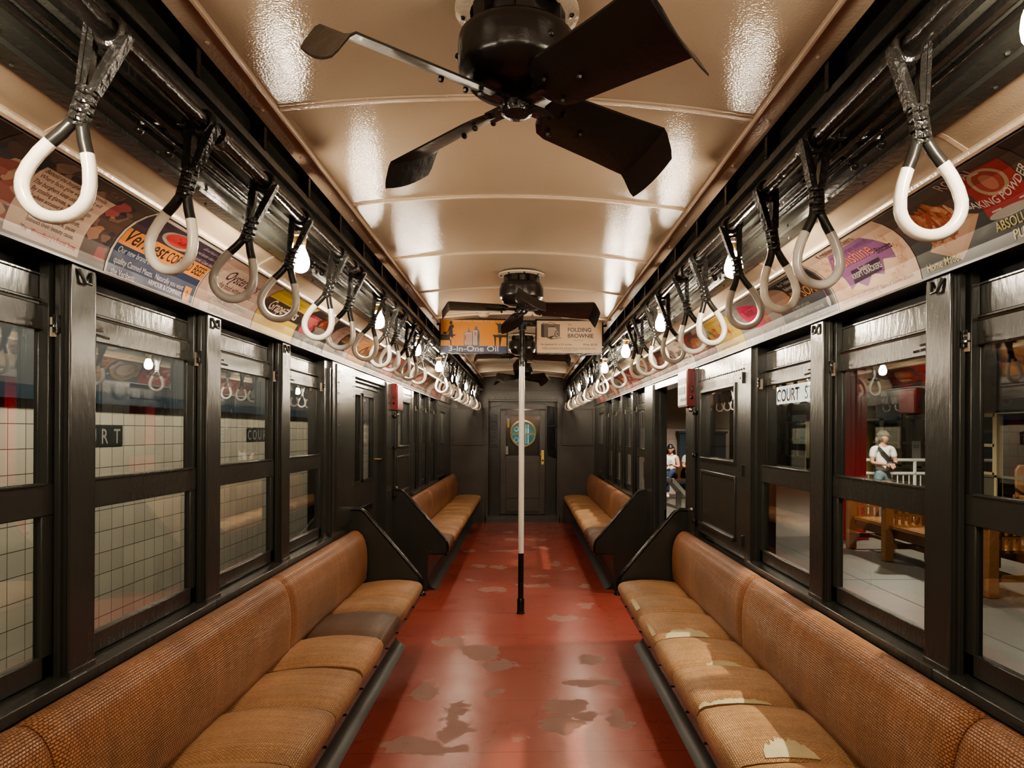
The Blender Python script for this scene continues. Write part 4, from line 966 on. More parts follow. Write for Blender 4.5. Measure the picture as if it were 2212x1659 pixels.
def a_lux(P, w, h):
    P.poly(rect(0, 0, w, h), (.50, .30, .25)); P.blobs(.01, .02, w*.45, h*.9, [(.58, .40, .34), (.46, .25, .20), (.62, .48, .42)], 24, .015, .05, 4); P.blobs(w*.75, .02, w-.01, h*.9, [(.58, .40, .34), (.46, .22, .16)], 12, .012, .04, 5)
    P.poly([(w*.42, h*.22), (w*.80, h*.16), (w*.80, h*.78), (w*.42, h*.82)], BK); P.text('LUX', w*.61, h*.53, .075, (.60, .26, .07), bold=.02, align='c'); P.poly([(w*.54, h*.22), (w*.61, h*.42), (w*.68, h*.22)], (.5, .10, .08)); P.poly([(w*.56, h*.23), (w*.61, h*.38), (w*.66, h*.23)], (.10, .08, .16))
    P.poly(rect(0, 0, w, .05), (.60, .52, .46))
def a_orange(P, w, h):
    P.poly(rect(0, 0, w, h), (.52, .27, .13)); P.poly(ellipse(w*.45, h*.5, w*.38, h*.44), (.58, .36, .2)); P.poly(ellipse(w*.45, h*.5, w*.34, h*.38), (.5, .24, .11))
    P.poly([(w*.52, h*.25), (w*.70, h*.55), (w*.55, h*.80), (w*.40, h*.5)], (.06, .04, .04)); P.poly([(w*.53, h*.34), (w*.64, h*.55), (w*.55, h*.70), (w*.46, h*.5)], (.45, .2, .09))
    for i in range(4): P.poly(rect(w*.72+.03*i, h*.45, w*.72+.03*i+.014, h*.66), BK); P.poly(rect(w*.16, h*(.28+.1*i), w*.36, h*(.28+.1*i)+.006), (.25, .10, .05))
def a_royal(P, w, h):
    P.poly(rect(0, 0, w, h), (.045, .05, .05)); P.poly(rect(0, h*.6, w, h), (.09, .06, .05))
    P.poly([(w*.13, h*.28), (w*.36, h*.06), (w*.58, h*.44), (w*.36, h*.62)], (.52, .32, .21)); P.poly([(w*.18, h*.29), (w*.35, h*.12), (w*.52, h*.43), (w*.36, h*.56)], (.56, .36, .24))
    P.poly(ellipse(w*.29, h*.55, w*.17, h*.24), (.26, .06, .03)); rg = random.Random(4); P.layer += 1
    for q in range(90):
        a = rg.uniform(0, 2*PI); k = math.sqrt(rg.random()); cx, cy = w*.29+w*.165*k*math.cos(a), h*.56+h*.25*k*math.sin(a); r = rg.uniform(.9, 2.2); c_ = rg.choice([(.46, .15, .07), (.36, .08, .04), (.55, .25, .13), (.60, .34, .20)])
        P.poly([(cx+.017*math.cos(t)*math.cos(r)-.0065*math.sin(t)*math.sin(r), cy+.017*math.cos(t)*math.sin(r)+.0065*math.sin(t)*math.cos(r)) for t in [2*PI*n/14 for n in range(14)]], c_, up=P.layer+.03*q)
    P.layer += 3
    P.poly([(w*.62, h*.36), (w*.90, h*.32), (w*.93, h*.88), (w*.62, h*.92)], RD); P.poly(ellipse(w*.765, h*.34, w*.14, .012), (.40, .37, .33)); P.poly(ellipse(w*.77, h*.70, .055, .045), (.40, .30, .20)); P.poly(ellipse(w*.77, h*.70, .043, .036), (.35, .06, .05)); P.poly(ellipse(w*.77, h*.69, .022, .026), (.45, .18, .13))
    P.text('BAKING POWDER', w*.77, h*.46, .030, (.62, .55, .48), bold=.012, align='c', rot=.12, arc=2.2); P.text('ROYAL', w*.66, h*.84, .044, (.55, .40, .34), bold=.006, align='c', rot=-.05); P.poly(rect(w*.66, h*.385, w*.72, h*.40), (.6, .5, .45)); P.poly(rect(w*.84, h*.40, w*.89, h*.415), (.6, .5, .45))
    P.text('ABSOLUTELY', w*.80, h*.19, .034, (.60, .50, .14), bold=.01, align='c', sx=.9); P.text('PURE', w*.80, h*.06, .034, (.60, .50, .14), bold=.01, align='c'); P.text('Home Made', w*.20, h*.07, .034, (.60, .48, .10), bold=.006, align='c', sx=.9)
def a_sun(P, w, h):
    P.poly(rect(0, 0, w, h), (.60, .42, .31))
    rg = random.Random(5)
    for i in range(34):
        a = 2*PI*i/34; cx, cy = w*.5+w*.42*math.cos(a), h*.5+h*.40*math.sin(a); r = rg.uniform(-.6, .6); k = .030
        P.poly([(cx+k*math.cos(r+b), cy+k*.8*math.sin(r+b)) for b in (.7, 2.4, 3.9, 5.5)], rg.choice([(.56, .36, .25), (.62, .44, .32), (.50, .31, .21)]), up=4+.03*i)
        for q in range(4): P.poly(ellipse(cx+rg.uniform(-.014, .014), cy+rg.uniform(-.012, .012), .0022, .0022, 6), (.28, .15, .10), up=6)
    P.layer = 8
    P.poly([(w*.16, h*.62), (w*.30, h*.86), (w*.74, h*.88), (w*.86, h*.58), (w*.84, h*.40), (w*.72, h*.45), (w*.66, h*.26), (w*.54, h*.34), (w*.44, h*.20), (w*.34, h*.30), (w*.24, h*.24), (w*.22, h*.42)], (.22, .10, .22))
    P.text('Krinkley Crackers', w*.46, h*.895, .036, (.03, .02, .03), bold=.01, align='c'); P.text('many different sorts of', w*.52, h*.76, .028, (.06, .03, .08), align='c'); P.text('Sunshine', w*.48, h*.575, .070, (.02, .015, .02), bold=.028, align='c'); P.text('Sunshine', w*.478, h*.578, .070, (.60, .20, .14), bold=.006, align='c')
    P.text('Biscuits', w*.80, h*.54, .034, (.03, .02, .03), bold=.01, align='c', sx=.9); P.poly([(w*.30, h*.30), (w*.66, h*.33), (w*.70, h*.50), (w*.34, h*.49)], (.035, .025, .045))
    P.text('Sunshine', w*.5, h*.435, .022, (.55, .45, .45), bold=.01, align='c'); P.text('KRISPY CRACKERS', w*.5, h*.365, .027, (.55, .45, .45), bold=.01, align='c', sx=.9)
    P.text('LOOSE-WILES BISCUIT COMPANY  Bakers of Sunshine Biscuits', w*.5, h*.095, .0205, (.12, .07, .07), align='c', sx=.88, shear=.1)
def a_fairy(P, w, h):
    P.poly(rect(0, 0, w, h), (.52, .42, .33)); P.poly(rect(.012, .010, w-.012, h-.01), (.018, .03, .05)); P.poly(rect(.020, .018, w-.020, h-.016), (.45, .38, .28)); P.poly(rect(.023, .021, w-.023, h-.019), (.02, .032, .055)); P.poly(rect(.023, h*.40, w-.023, h-.019), (.025, .02, .022))
    P.poly(ellipse(.115, h*.64, .085, .055), (.34, .22, .17)); P.poly(ellipse(.115, h*.645, .078, .048), (.38, .25, .19)); P.text('For Toilet and Bath', .22, h*.80, .030, (.5, .46, .42), bold=.006); P.text('Refreshing', .22, h*.68, .030, (.5, .46, .42), bold=.006)
    P.text('FAIRY SOAP', w*.56, h*.45, .062, (.60, .27, .07), bold=.008, align='c'); 
    for i, tx in enumerate(['so white and pure,', 'and made of choice materials.', 'The best of every Soap Flows']): P.text(tx, .15, h*.31-i*.032, .026, (.5, .47, .44), sx=.95)
    P.poly(ellipse(w-.06, h*.23, .015, .021), (.5, .42, .34)); P.poly([(w-.064, h*.31), (w-.056, h*.31), (w-.058, h*.46), (w-.062, h*.46)], (.42, .06, .07))
def a_oval(P, w, h):
    P.poly(rect(0, 0, w, h), (.28, .255, .255)); P.blobs(.22, h*.30, .42, h*.60, [(.50, .16, .09), (.42, .12, .08)], 10, .015, .035, 3); P.poly([(w*.48+(.125+.008*math.sin(5*a))*math.cos(a), h*.58+(.078+.005*math.sin(4*a))*math.sin(a)) for a in [2*PI*k/40 for k in range(40)]], (.58, .04, .13))
    P.text('Butter', w*.48, h*.60, .050, (.10, .02, .03), bold=.016, align='c'); P.poly(rect(w*.36, h*.565, w*.62, h*.578), (.10, .02, .03)); P.poly(rect(w*.42, h*.42, w*.56, h*.45), (.10, .02, .03))
    for x in (.05, .10, .45, .49): P.text('S', x, h*.72 if x > .3 else h*.55, .028, (.08, .07, .08), bold=.004, rot=.5)
    P.blobs(.05, .0, w-.05, h*.2, [(.36, .34, .34), (.22, .2, .2)], 10, .015, .04, 7)
def a_yellow(P, w, h):
    P.poly(rect(0, 0, w, h), (.58, .42, .09)); P.blobs(.03, h*.35, w-.03, h-.02, [(.50, .08, .05), (.10, .25, .12), (.55, .30, .05), (.55, .45, .35), (.40, .14, .10)], 26, .010, .026, 4); P.text("WELL'S FANCY SWEETS", w*.5, h*.10, .034, (.20, .08, .03), bold=.006, align='c', sx=.9); P.text('Just help yourself', w*.5, h*.25, .026, (.3, .10, .03), align='c', shear=.3)
def generic(base, cols, seed, ink, rings=False):
    def art(P, w, h):
        P.poly(rect(0, 0, w, h), base); P.poly(rect(0, 0, w, .02), tuple(c*.7 for c in base))
        if rings:
            for k in range(3): P.poly(ellipse(w*.5, h*.5, w*(.42-.09*k), h*(.46-.09*k)), cols[k % len(cols)])
        P.blobs(.03, h*.25, w*.40, h*.9, cols, 16, .012, .045, seed); P.blobs(w*.72, h*.2, w-.03, h*.9, cols, 10, .012, .035, seed+1)
        for i in range(5): P.poly(rect(w*(.42+.062*i), h*.47, w*(.42+.062*i)+.022, h*(.62+.05*(i % 2))), ink)
        for i in range(3): P.poly(rect(w*.42, h*(.34-.08*i), w*(.42+.30-.05*i), h*(.34-.08*i)+.006), ink)
    return art
dkbrown = (.06, .04, .035)
GEN = [generic((.32, .16, .10), [(.10, .05, .05), (.48, .30, .2), (.38, .10, .07)], 11, CR, True), generic(dkbrown, [(.42, .05, .05), (.16, .10, .08), (.5, .3, .2)], 12, CR, True), generic((.55, .45, .36), [(.4, .3, .22), (.2, .15, .13), (.6, .5, .4)], 13, BK),
       generic(dkbrown, [RD, (.10, .07, .06), (.5, .16, .08)], 14, CR, True), generic((.42, .05, .05), [(.58, .4, .3), (.12, .04, .04)], 15, WH), generic((.05, .07, .11), [(.45, .3, .1), (.2, .2, .25), (.5, .42, .36)], 16, CR, True)]
GW = ['russet', 'dark ringed', 'cream', 'red and black', 'crimson', 'navy ringed']
edge = lambda k: 1.56+.5567*k
LCARDS = [('left card with a rhyme about facial soap between painted figures', a_soap), ('left navy and orange card for canned corned beef', a_beef), ('left pinkish card for oyster crackers with a scalloped panel', a_oyster), ('left yellow and black card for a cereal', a_grape),
          ('left dark card with a red flower and a grey can', a_flower), ('left pink card with a black box of soap flakes', a_lux), ('left orange card with a dark diamond', a_orange)]
RCARDS = [('right dark card with a red baking powder can and biscuits', a_royal), ('right cream and purple biscuit card', a_sun), ('right dark blue soap card with orange lettering', a_fairy), ('right grey card with a pink oval', a_oval), ('right yellow card for fancy sweets', a_yellow)]
card(-1, edge(-1), edge(0), 'left brown card nearest the camera', GEN[1]); card(1, edge(-1)-.03, edge(0)-.03, 'right dark card nearest the camera', GEN[3])
for s, lst, nm in ((-1, LCARDS, 'left'), (1, RCARDS, 'right')):
    for k in range(18):
        a, b = edge(k), edge(k+1)
        if s > 0: a -= .03; b -= .03
        if k < len(lst): card(s, a, b, *lst[k])
        else:
            j = (k*5+(2 if s > 0 else 0)) % 6
            card(s, a, b, f'{GW[j]} card, {ORD[k-len(lst)]} of the distant cards toward the end wall on the {nm}', GEN[j])

# =================================================================== OUTSIDE LEFT: STATION WALL
XT = -2.40
w = MB(); w.box(XT-.1, XT, -2, 18, -1.2, 1.65, M['tile']); struct(w, 'wall_station', 'cream tiled station wall outside the left windows', 'wall')
w = MB(); w.box(XT-.1, XT-.02, -2, 18, 1.65, 3.2, M['soffit']); w.box(XT-.03, XT+.03, -2, 18, 1.65, 1.72, M['blue']); struct(w, 'wall_station_upper', 'dark upper wall above the left station tiles', 'wall')
w = MB(); w.box(XT-.1, -1.4, -2, 18, -1.2, -1.1, M['soffit']); struct(w, 'floor_trackbed', 'dark track bed floor left of the car', 'floor')
w = MB(); w.box(XT-.1, -1.34, -2, 18, 3.2, 3.3, M['soffit']); struct(w, 'ceiling_tunnel', 'dark tunnel ceiling left of the car', 'ceiling')
def tablet(y0, label):
    T = .122; n = 5; z0 = 1.529-T
    P = Print(lambda u, v, l: (XT+.004+l, y0+u, z0+v)); G = (.025, .034, .036)
    for i in range(n): P.poly(rect(i*T+.001, .001, (i+1)*T-.001, T-.001), G, up=1)
    P.layer = 2
    for i, ch in enumerate('COURT'): P.text(ch, (i+.5)*T, .016, .123, (.46, .43, .37), bold=.008, align='c', sx=.95)
    tag(P.mb.build('name_tablet', smooth=0), label, 'sign', 'station name tablets on the tiles')
tablet(3.80, 'nearer dark tile tablet lettered COURT on the station wall'); tablet(6.347, 'farther dark tile tablet lettered COURT on the station wall')

# =================================================================== OUTSIDE RIGHT: PLATFORM
w = MB(); w.box(1.42, 7.62, -2, 23, -.2, -.005, M['concrete'])
for y in (4.2, 7.3, 10.4, 13.5): w.box(1.42, 7.62, y, y+.012, -.01, -.0035, M['soffit'])
for x in (3.5, 5.6): w.box(x, x+.012, -2, 18, -.01, -.0035, M['soffit'])
struct(w, 'floor_platform', 'grey concrete platform floor with slab joints', 'floor')
w = MB(); w.box(1.36, 9.9, -2, 23, 3.05, 3.15, M['beige'])
for y in (2, 5, 8, 11, 14, 17): w.box(1.36, 9.4, y, y+.25, 2.85, 3.05, M['beige'])
struct(w, 'ceiling_platform', 'beige platform ceiling with cross beams', 'ceiling')
w = MB(); w.box(1.4, 5.1, 17.6, 17.7, -.1, 1.62, M['tileb']); struct(w, 'wall_platform_end', 'pale tiled wall at the far end of the platform', 'wall')
w = MB(); w.box(1.4, 5.1, 17.58, 17.7, 1.62, 3.05, M['beige']); w.box(5.0, 5.1, 17.7, 23, -.1, 3.05, M['beige']); w.box(5.1, 9.9, 22.9, 23, -.6, 3.05, M['soffit']); struct(w, 'wall_platform_upper', 'beige plaster above the far tiled wall', 'wall')
def column(x, y, label):
    m = MB(); h = .18
    m.box(-h, h, -h, h, 0, 3.05, M['redcol']); m.box(-h-.03, h+.03, -h-.03, h+.03, 0, .06, M['redcol'])
    for e in (-1, 1): m.box(-h-.004, -h, e*h-e*.03, e*h, .06, 3.05, M['redcol']); m.box(e*h-e*.03, e*h, -h-.004, -h, .06, 3.05, M['redcol'])
    tag(m.build('steel_column', loc=(x, y, 0), bevel=.004), label, 'column', 'red platform columns')
column(4.72, 10.25, 'wide red steel column behind the wooden bench'); column(4.42, 13.3, 'farther red steel column beside the white platform sign')
# wooden bench with arms
t = thing('platform_bench', 'long golden oak platform bench with slatted arms near the red column', 'bench', (4.3, 6.48, 0))
LN = 2.82
m = MB(); m.box(.06, .58, 0, LN, .40, .435, M['wood']); m.box(.03, .09, 0, LN, .385, .43, M['wood']); m.build('seat', t, bevel=.006)
m = MB(); m.box(.10, .13, 0, LN, .27, .385, M['wood']); m.box(.5, .53, 0, LN, .27, .385, M['wood']); m.build('apron', t)
m = MB()
for z0 in (.48, .62): m.box(.54, .565, 0, LN, z0, z0+.10, M['wood'])
m.box(.53, .58, 0, LN, .74, .78, M['wood'])
for i in range(18): m.box(.545, .56, .06+i*.158, .13+i*.158, .43, .75, M['wood'])
m.build('backrest', t, bevel=.004)
for i in range(4):
    y = i*.94
    a = MB(); a.box(-.04, .60, y-.06, y+.06, .655, .685, M['wood']); ar = a.build('arm', t, bevel=.005)
    s_ = MB()
    for x in (.12, .2, .28, .36, .44): s_.box(x, x+.035, y-.012, y+.012, .43, .66, M['wood'])
    s_.box(.05, .55, y-.014, y+.014, .54, .565, M['wood']); s_.build('arm_slats', ar)
    l = MB(); l.box(-.02, .08, y-.055, y+.055, 0, .655, M['wood']); l.build('leg', t, bevel=.006)
    l = MB(); l.prism([(.5, .43), (.58, .43), (.60, 0), (.50, 0)], y-.05, y+.05, M['wood']); l.build('leg', t, bevel=.006)
    l = MB(); l.box(.08, .5, y-.02, y+.02, .14, .20, M['wood']); l.build('stretcher', t)
m = MB(); m.box(.27, .31, 0, LN, .15, .19, M['wood']); m.build('stretcher', t)
# far bench with seated people
t = thing('platform_bench', 'dark wooden bench under the seated people beyond the doorway', 'bench', (3.0, 16.15, 0))
m = MB(); m.box(-.2, 1.6, -.05, .45, .42, .46, M['darkwood']); m.build('seat', t)
m = MB(); m.box(-.2, 1.6, .42, .46, .46, .84, M['darkwood']); m.build('backrest', t)
for x in (-.12, 1.5):
    m = MB(); m.box(x, x+.08, -.02, .42, 0, .42, M['darkwood']); m.build('leg', t)
m = MB(); m.box(3.78, 4.9, 17.2, 17.5, 0, 1.52, M['blue']); m.box(3.74, 4.94, 17.17, 17.5, 1.50, 1.55, M['blue']); m.box(4.3, 4.31, 17.19, 17.2, .1, 1.45, M['soffit'])
tag(m.build('blue_cabinet', bevel=.004), 'tall dark blue cabinet against the far tiled wall', 'cabinet')
# information panel
t = thing('reading_panel', 'slanted pale information panel on two posts outside the right doorway', 'panel', (2.02, 10.0, 0))
m = MB(); m.add([(-.22, -.1, .90), (.06, -.1, .86), (.34, -.1, .55), (.30, .55, .56), (.04, .55, .88), (-.24, .55, .92)], [(0, 1, 4, 5), (1, 2, 3, 4)], M['panelsteel'])
m.bar((.06, -.1, .86), (.34, -.1, .55), .03, .05, M['steelwhite']); m.bar((-.22, -.1, .88), (.06, -.1, .85), .03, .05, M['panelsteel']); m.build('board', t)
for x in (-.15, .2):
    m = MB(); m.box(x-.035, x+.035, .1, .16, 0, .80 if x < 0 else .66, M['panelsteel']); m.build('post', t)
m = MB(); m.bar((-.15, .13, .55), (.30, .13, .40), .04, .04, M['panelsteel']); m.build('brace', t)
# white railing
t = thing('railing', 'white pipe railing behind the standing person', 'railing', (5.75, 12.6, 0))
m = MB()
for z0 in (1.04, .80): m.tube([(0, 0, z0), (1.9, 0, z0)], .03, M['steelwhite'], 10)
m.build('rails', t)
m = MB()
for x in (0, .63, 1.26, 1.9): m.tube([(x, 0, 0), (x, 0, 1.04)], .03, M['steelwhite'], 10)
for i in range(1, 18): m.tube([(i*.105, 0, .08), (i*.105, 0, .8)], .012, M['steelwhite'], 6)
m.build('balusters', t)
# platform name sign
t = thing('platform_sign', 'white hanging platform sign lettered COURT ST in black', 'sign', (5.0, 14.0, 2.07), group=None)
m = MB(); m.box(-.03, .03, -2.35, .06, -.03, .37, M['ink']); m.build('frame', t)
P = Print(lambda u, v, l: (-.031-l, -u, v)); P.poly(rect(0, .0, 2.29, .34), M['signw']); P.text('COURT', .10, .05, .33, M['ink'], bold=.012, sx=1.02); P.text('ST', 1.50, .05, .33, M['ink'], bold=.012, sx=1.02); P.mb.build('face', t, smooth=0)
for y in (-.2, -2.1):
    m = MB(); m.tube([(0, y, .37), (0, y, .98)], .012, M['ink'], 8); m.build('hanger', t)

# opposite train -------------------------------------------------------
XF = 7.75
t = thing('subway_car', 'olive subway car with tan window frames across the platform', 'train', (XF, 7, 0))
bays = []; y = 0.3
doors = [(3.75, 4.45), (11.5, 12.4)]
m = MB()
def solid(a, b):
    if b > a: m.box(0, .08, a, b, -.6, .82, M['olive'])
cur = 0
for a, b in doors: solid(cur, a); cur = b
solid(cur, 15.5)
m.box(0, .08, 0, 15.5, 1.86, 2.30, M['olive']); m.box(-.02, 0, 0, 15.5, 1.86, 1.90, M['olive']); m.box(-.02, 0, 0, 15.5, .80, .84, M['olive'])
m.box(2.1, 2.2, 0, 15.5, -.6, 2.3, M['dim']); m.box(.08, 2.1, 0, 15.5, -.1, .03, M['dim'])
m.build('body', t)
m = MB(); m.prism([(0, 2.3), (.05, 2.45), (.25, 2.62), (.6, 2.75), (1.2, 2.8), (2.2, 2.6), (2.2, 2.3)], 0, 15.5, M['olive']); m.build('roof', t)
edges = [0, .75, 1.5, 2.25, 3.0, 3.72, 4.48, 5.25, 6.0, 6.75, 7.5, 8.25, 9.0, 9.75, 10.5, 11.25, 11.47, 12.43, 13.2, 14, 14.75, 15.5]
for a, b in zip(edges, edges[1:]):
    if any(abs(a-d[0]) < .05 for d in doors) or b-a < .4 and a > 11: continue
    F_ = M['oak'] if a in (3.0, 4.48, 13.2) else M['frame']
    m = MB(); m.box(-.01, .07, a, a+.09, .82, 1.86, F_); m.box(-.01, .07, b-.09, b, .82, 1.86, F_); m.box(-.01, .07, a, b, 1.30, 1.35, F_); m.box(-.01, .07, a, b, .82, .88, F_); m.box(-.01, .07, a, b, 1.80, 1.86, F_)
    fr = m.build('window', t); m = MB(); m.box(.03, .035, a+.07, b-.07, .88, 1.8, M['glass']); m.build('pane', fr)
for a, b in doors:
    m = MB(); m.box(-.02, .09, a-.06, a, -.1, 1.9, M['oak']); m.box(-.02, .09, b, b+.06, -.1, 1.9, M['oak']); m.box(-.02, .09, a, b, 1.84, 1.9, M['oak']); m.build('door_frame', t)
m = MB(); m.box(.4, .43, 11.9, 12.0, 1.35, 1.72, M['lampw']); m.build('interior_lamp', t)
def rseat(y, label):
    t = thing('rattan_chair', label, 'chair', (XF+.45, y, .03), 'rattan seats inside the opposite train')
    m = MB(); m.prism([(-.18, .42), (.2, .42), (.2, .5), (-.18, .5)], -.24, .24, M['rattan']); m.build('cushion', t, bevel=.02)
    m = MB(); m.prism([(-.24, .45), (.24, .45), (.25, .9), (.20, .99), (-.20, .99), (-.25, .9)], -.02, .08, M['rattan']); m.xf(Matrix.Rotation(rad(-25), 4, 'Z')).build('backrest', t, bevel=.02)
    m = MB(); m.tube([(-.07, .03, .98), (-.07, .03, 1.06), (.07, .03, 1.06), (.07, .03, .98)], .013, M['oak'], 8); m.xf(Matrix.Rotation(rad(-25), 4, 'Z')).build('grab_handle', t)
    m = MB(); m.box(-.15, .15, -.1, .1, 0, .42, M['dim']); m.build('pedestal', t)
rseat(11.25, 'rattan seat with a grab handle in the nearer opposite train doorway'); rseat(18.85, 'rattan seat with a grab handle in the farther opposite train doorway')
t = thing('yellow_pillar', 'round mustard yellow pillar behind the railing', 'pillar', (6.98, 14.3, 0))
m = MB(); m.lathe([(.12, 0), (.12, .06), (.095, .08), (.095, 1.62), (.12, 1.64), (.12, 1.70)], (0, 0, 0), mat('mustard_paint', (.33, .22, .05), .4), 20); m.build('shaft', t)
m = MB(); m.box(-.012, .0, -.30, .0, 0, .34, M['panelsteel'])
nb = tag(m.build('notice_board', loc=(XF-.012, 14.0, 1.03)), 'pale notice fixed to the opposite train beside the standing person', 'notice')
P = Print(lambda u, v, l: (-.0125-l, -.02-u, v)); P.text('OUR', .03, .20, .10, M['ink'], bold=.01); P.mb.build('lettering', nb, smooth=0)

# =================================================================== PEOPLE
def skin_mesh(name, pts, edges, mt, parent, root=0, sub=2):
    """pts: {key:(x,y,z,r[,r2])}"""
    keys = list(pts); ix = {k: i for i, k in enumerate(keys)}
    me = bpy.data.meshes.new(name); me.from_pydata([pts[k][:3] for k in keys], [(ix[a], ix[b]) for a, b in edges], []); me.update()
    o = bpy.data.objects.new(name, me); COL.objects.link(o); o.parent = parent
    md = o.modifiers.new('skin', 'SKIN'); md.use_smooth_shade = True; md.branch_smoothing = .6
    sv = me.skin_vertices[0].data
    for k in keys:
        p = pts[k]; sv[ix[k]].radius = (p[3], p[4] if len(p) > 4 else p[3]); sv[ix[k]].use_root = (ix[k] == root)
    ss = o.modifiers.new('sub', 'SUBSURF'); ss.levels = sub; ss.render_levels = sub
    me.materials.append(mt); return o
def chain(*k): return list(zip(k, k[1:]))
def person(label, loc, rz, J, mats, sc=1, hair='long', cap=False, bag=False, phone=False, sleeves=True, shorts=False, head_rz=0, head_tilt=0):
    """J: joint positions (metres, standing scale 1.7, facing -y)"""
    t = thing('person', label, 'person', loc, rz=rz)
    def S(d): return {k: tuple(v) for k, v in d.items()}
    B = {'pel': (*J['pel'], .125, .10), 'waist': (*J['waist'], .118, .09), 'chest': (*J['chest'], .145, .10), 'neckb': (*J['neckb'], .075, .07), 'neck': (*J['neck'], .052), 'jaw': (*J['jaw'], .05)}
    E = chain('pel', 'waist', 'chest', 'neckb', 'neck', 'jaw')
    for s, q in ((-1, 'R'), (1, 'L')):
        B['sh'+q] = (*J['sh'+q], .062); B['el'+q] = (*J['el'+q], .042); B['wr'+q] = (*J['wr'+q], .028)
        E += chain('neckb', 'sh'+q, 'el'+q, 'wr'+q)
        B['hip'+q] = (*J['hip'+q], .092); B['kn'+q] = (*J['kn'+q], .058); B['an'+q] = (*J['an'+q], .038); B['toe'+q] = (*J['toe'+q], .036, .026)
        E += chain('pel', 'hip'+q, 'kn'+q, 'an'+q, 'toe'+q)
        w_ = Vector(J['wr'+q]); d = (w_-Vector(J['el'+q])).normalized(); palm = w_+d*.075
        B['pa'+q] = (*palm, .036, .022); E.append(('wr'+q, 'pa'+q))
        side = d.cross(Vector((0, -1, .4))).normalized()
        for i, ln in enumerate((.062, .072, .068, .055)):
            b = palm+side*(.026-.0175*i)+d*.02; m_ = b+d*ln*.55+Vector((0, 0, -.012)); e = m_+d*ln*.4+Vector((0, 0, -.022))
            B[f'f{q}{i}a'] = (*b, .0095); B[f'f{q}{i}b'] = (*m_, .0085); B[f'f{q}{i}c'] = (*e, .007); E += [('pa'+q, f'f{q}{i}a')]+chain(f'f{q}{i}a', f'f{q}{i}b', f'f{q}{i}c')
        tb = w_+d*.03+side*.03; te = tb+side*.022+d*.04
        B['t'+q] = (*tb, .012); B['u'+q] = (*te, .009); E += [('wr'+q, 't'+q), ('t'+q, 'u'+q)]
    skin_mesh('body', S(B), E, M['skin'], t)
    # head
    hc = Vector(J['head']); H = MB()
    rot = Matrix.Rotation(head_rz, 3, 'Z') @ Matrix.Rotation(head_tilt, 3, 'X')
    def hp(u, v):
        a, b = 2*PI*u, PI*v; x, y, z = math.sin(b)*math.cos(a), math.sin(b)*math.sin(a), -math.cos(b)
        jaw = max(0, -z); X = x*.074*(1-.28*jaw**1.5); Y = y*.094*(1-.15*jaw)-.012*jaw; Z = z*.115
        if y < -.5 and abs(x) < .35: Y -= .020*math.exp(-((z+.12)/.16)**2)*math.exp(-(x/.13)**2)     # nose
        Y += .008*math.exp(-((z-.08)/.12)**2)*math.exp(-((abs(x)-.38)/.14)**2) if y < 0 else 0       # eye sockets
        Y -= .006*math.exp(-((z+.48)/.08)**2)*math.exp(-(x/.22)**2) if y < 0 else 0                  # lips
        p = rot @ Vector((X, Y, Z)); return tuple(hc+p)
    H.grid(hp, 28, 22, M['skin'])
    hd = H.build('head', t, smooth=80)
    for sgn in (-1, 1):
        e = MB(); c_ = hc+rot @ Vector((sgn*.078, .005, -.005)); e.sphere(c_, .026, M['skin'], 10, 6, (.45, .8, 1.15)); e.build('ear', hd)
        e = MB(); c_ = hc+rot @ Vector((sgn*.029, -.079, .012)); e.sphere(c_, .011, M['white'], 10, 6, (1.2, .7, .7)); e.sphere(hc+rot @ Vector((sgn*.029, -.086, .012)), .0055, M['hair'], 8, 5); e.build('eye', hd)
        e = MB(); e.tube([hc+rot @ Vector((sgn*x, -.084, .034+.004*(x > .03))) for x in (.014, .03, .046)], .004, M['hair'], 6); e.build('eyebrow', hd)
    e = MB(); e.tube([hc+rot @ Vector((x, -.083+.3*x*x, -.055)) for x in (-.022, 0, .022)], .0055, mat('lips', (.38, .12, .10), .5), 6); e.build('mouth', hd)
    hm = M['hairg'] if cap else M['hair']; g = MB()
    def hr(u, v):
        a, b = 2*PI*u, PI*(.36+.64*v); x, y, z = math.sin(b)*math.cos(a), math.sin(b)*math.sin(a), -math.cos(b)
        lift = 0
        if y < -.1: z = max(z, .42+.3*(-y-.1)*.3)
        p = rot @ Vector((x*.084, y*.103+.004, z*.126)); return tuple(hc+p)
    g.grid(hr, 24, 14, hm)
    if hair == 'long':
        for sgn in (-1, 1):
            g.tube([hc+rot @ Vector((sgn*.066, .03, .02)), hc+rot @ Vector((sgn*.085, .02, -.08)), hc+rot @ Vector((sgn*.095, -.01, -.18)), hc+rot @ Vector((sgn*.09, -.04, -.27))], [.03, .036, .034, .012], hm, 8)
        g.tube([hc+rot @ Vector((0, .075, .0)), hc+rot @ Vector((0, .085, -.12)), hc+Vector((0, .09, -.26))], [.06, .07, .03], hm, 10)
    else: g.sphere(hc+rot @ Vector((0, .10, -.05)), .045, hm, 10, 6, (1.2, .8, 1.4))
    g.build('hair', t, smooth=80)
    if cap:
        g = MB()
        def cp(u, v):
            a, b = 2*PI*u, PI*(.5+.5*v); return tuple(hc+rot @ Vector((math.sin(b)*math.cos(a)*.092, math.sin(b)*math.sin(a)*.110+.003, .035+(-math.cos(b))*.098)))
        g.grid(cp, 24, 8, M['cap'])
        g.prism([(x*.085, -.09-.075*math.sqrt(max(0, 1-x*x))) for x in [-1+2*i/12 for i in range(13)]]+[(.08, -.07), (-.08, -.07)], .032, .042, M['cap'], 'z') if False else None
        bp_ = [(x*.085, -.085-.078*math.sqrt(max(0, 1-x*x))) for x in [-1+2*i/12 for i in range(13)]]+[(.08, -.06), (-.08, -.06)]
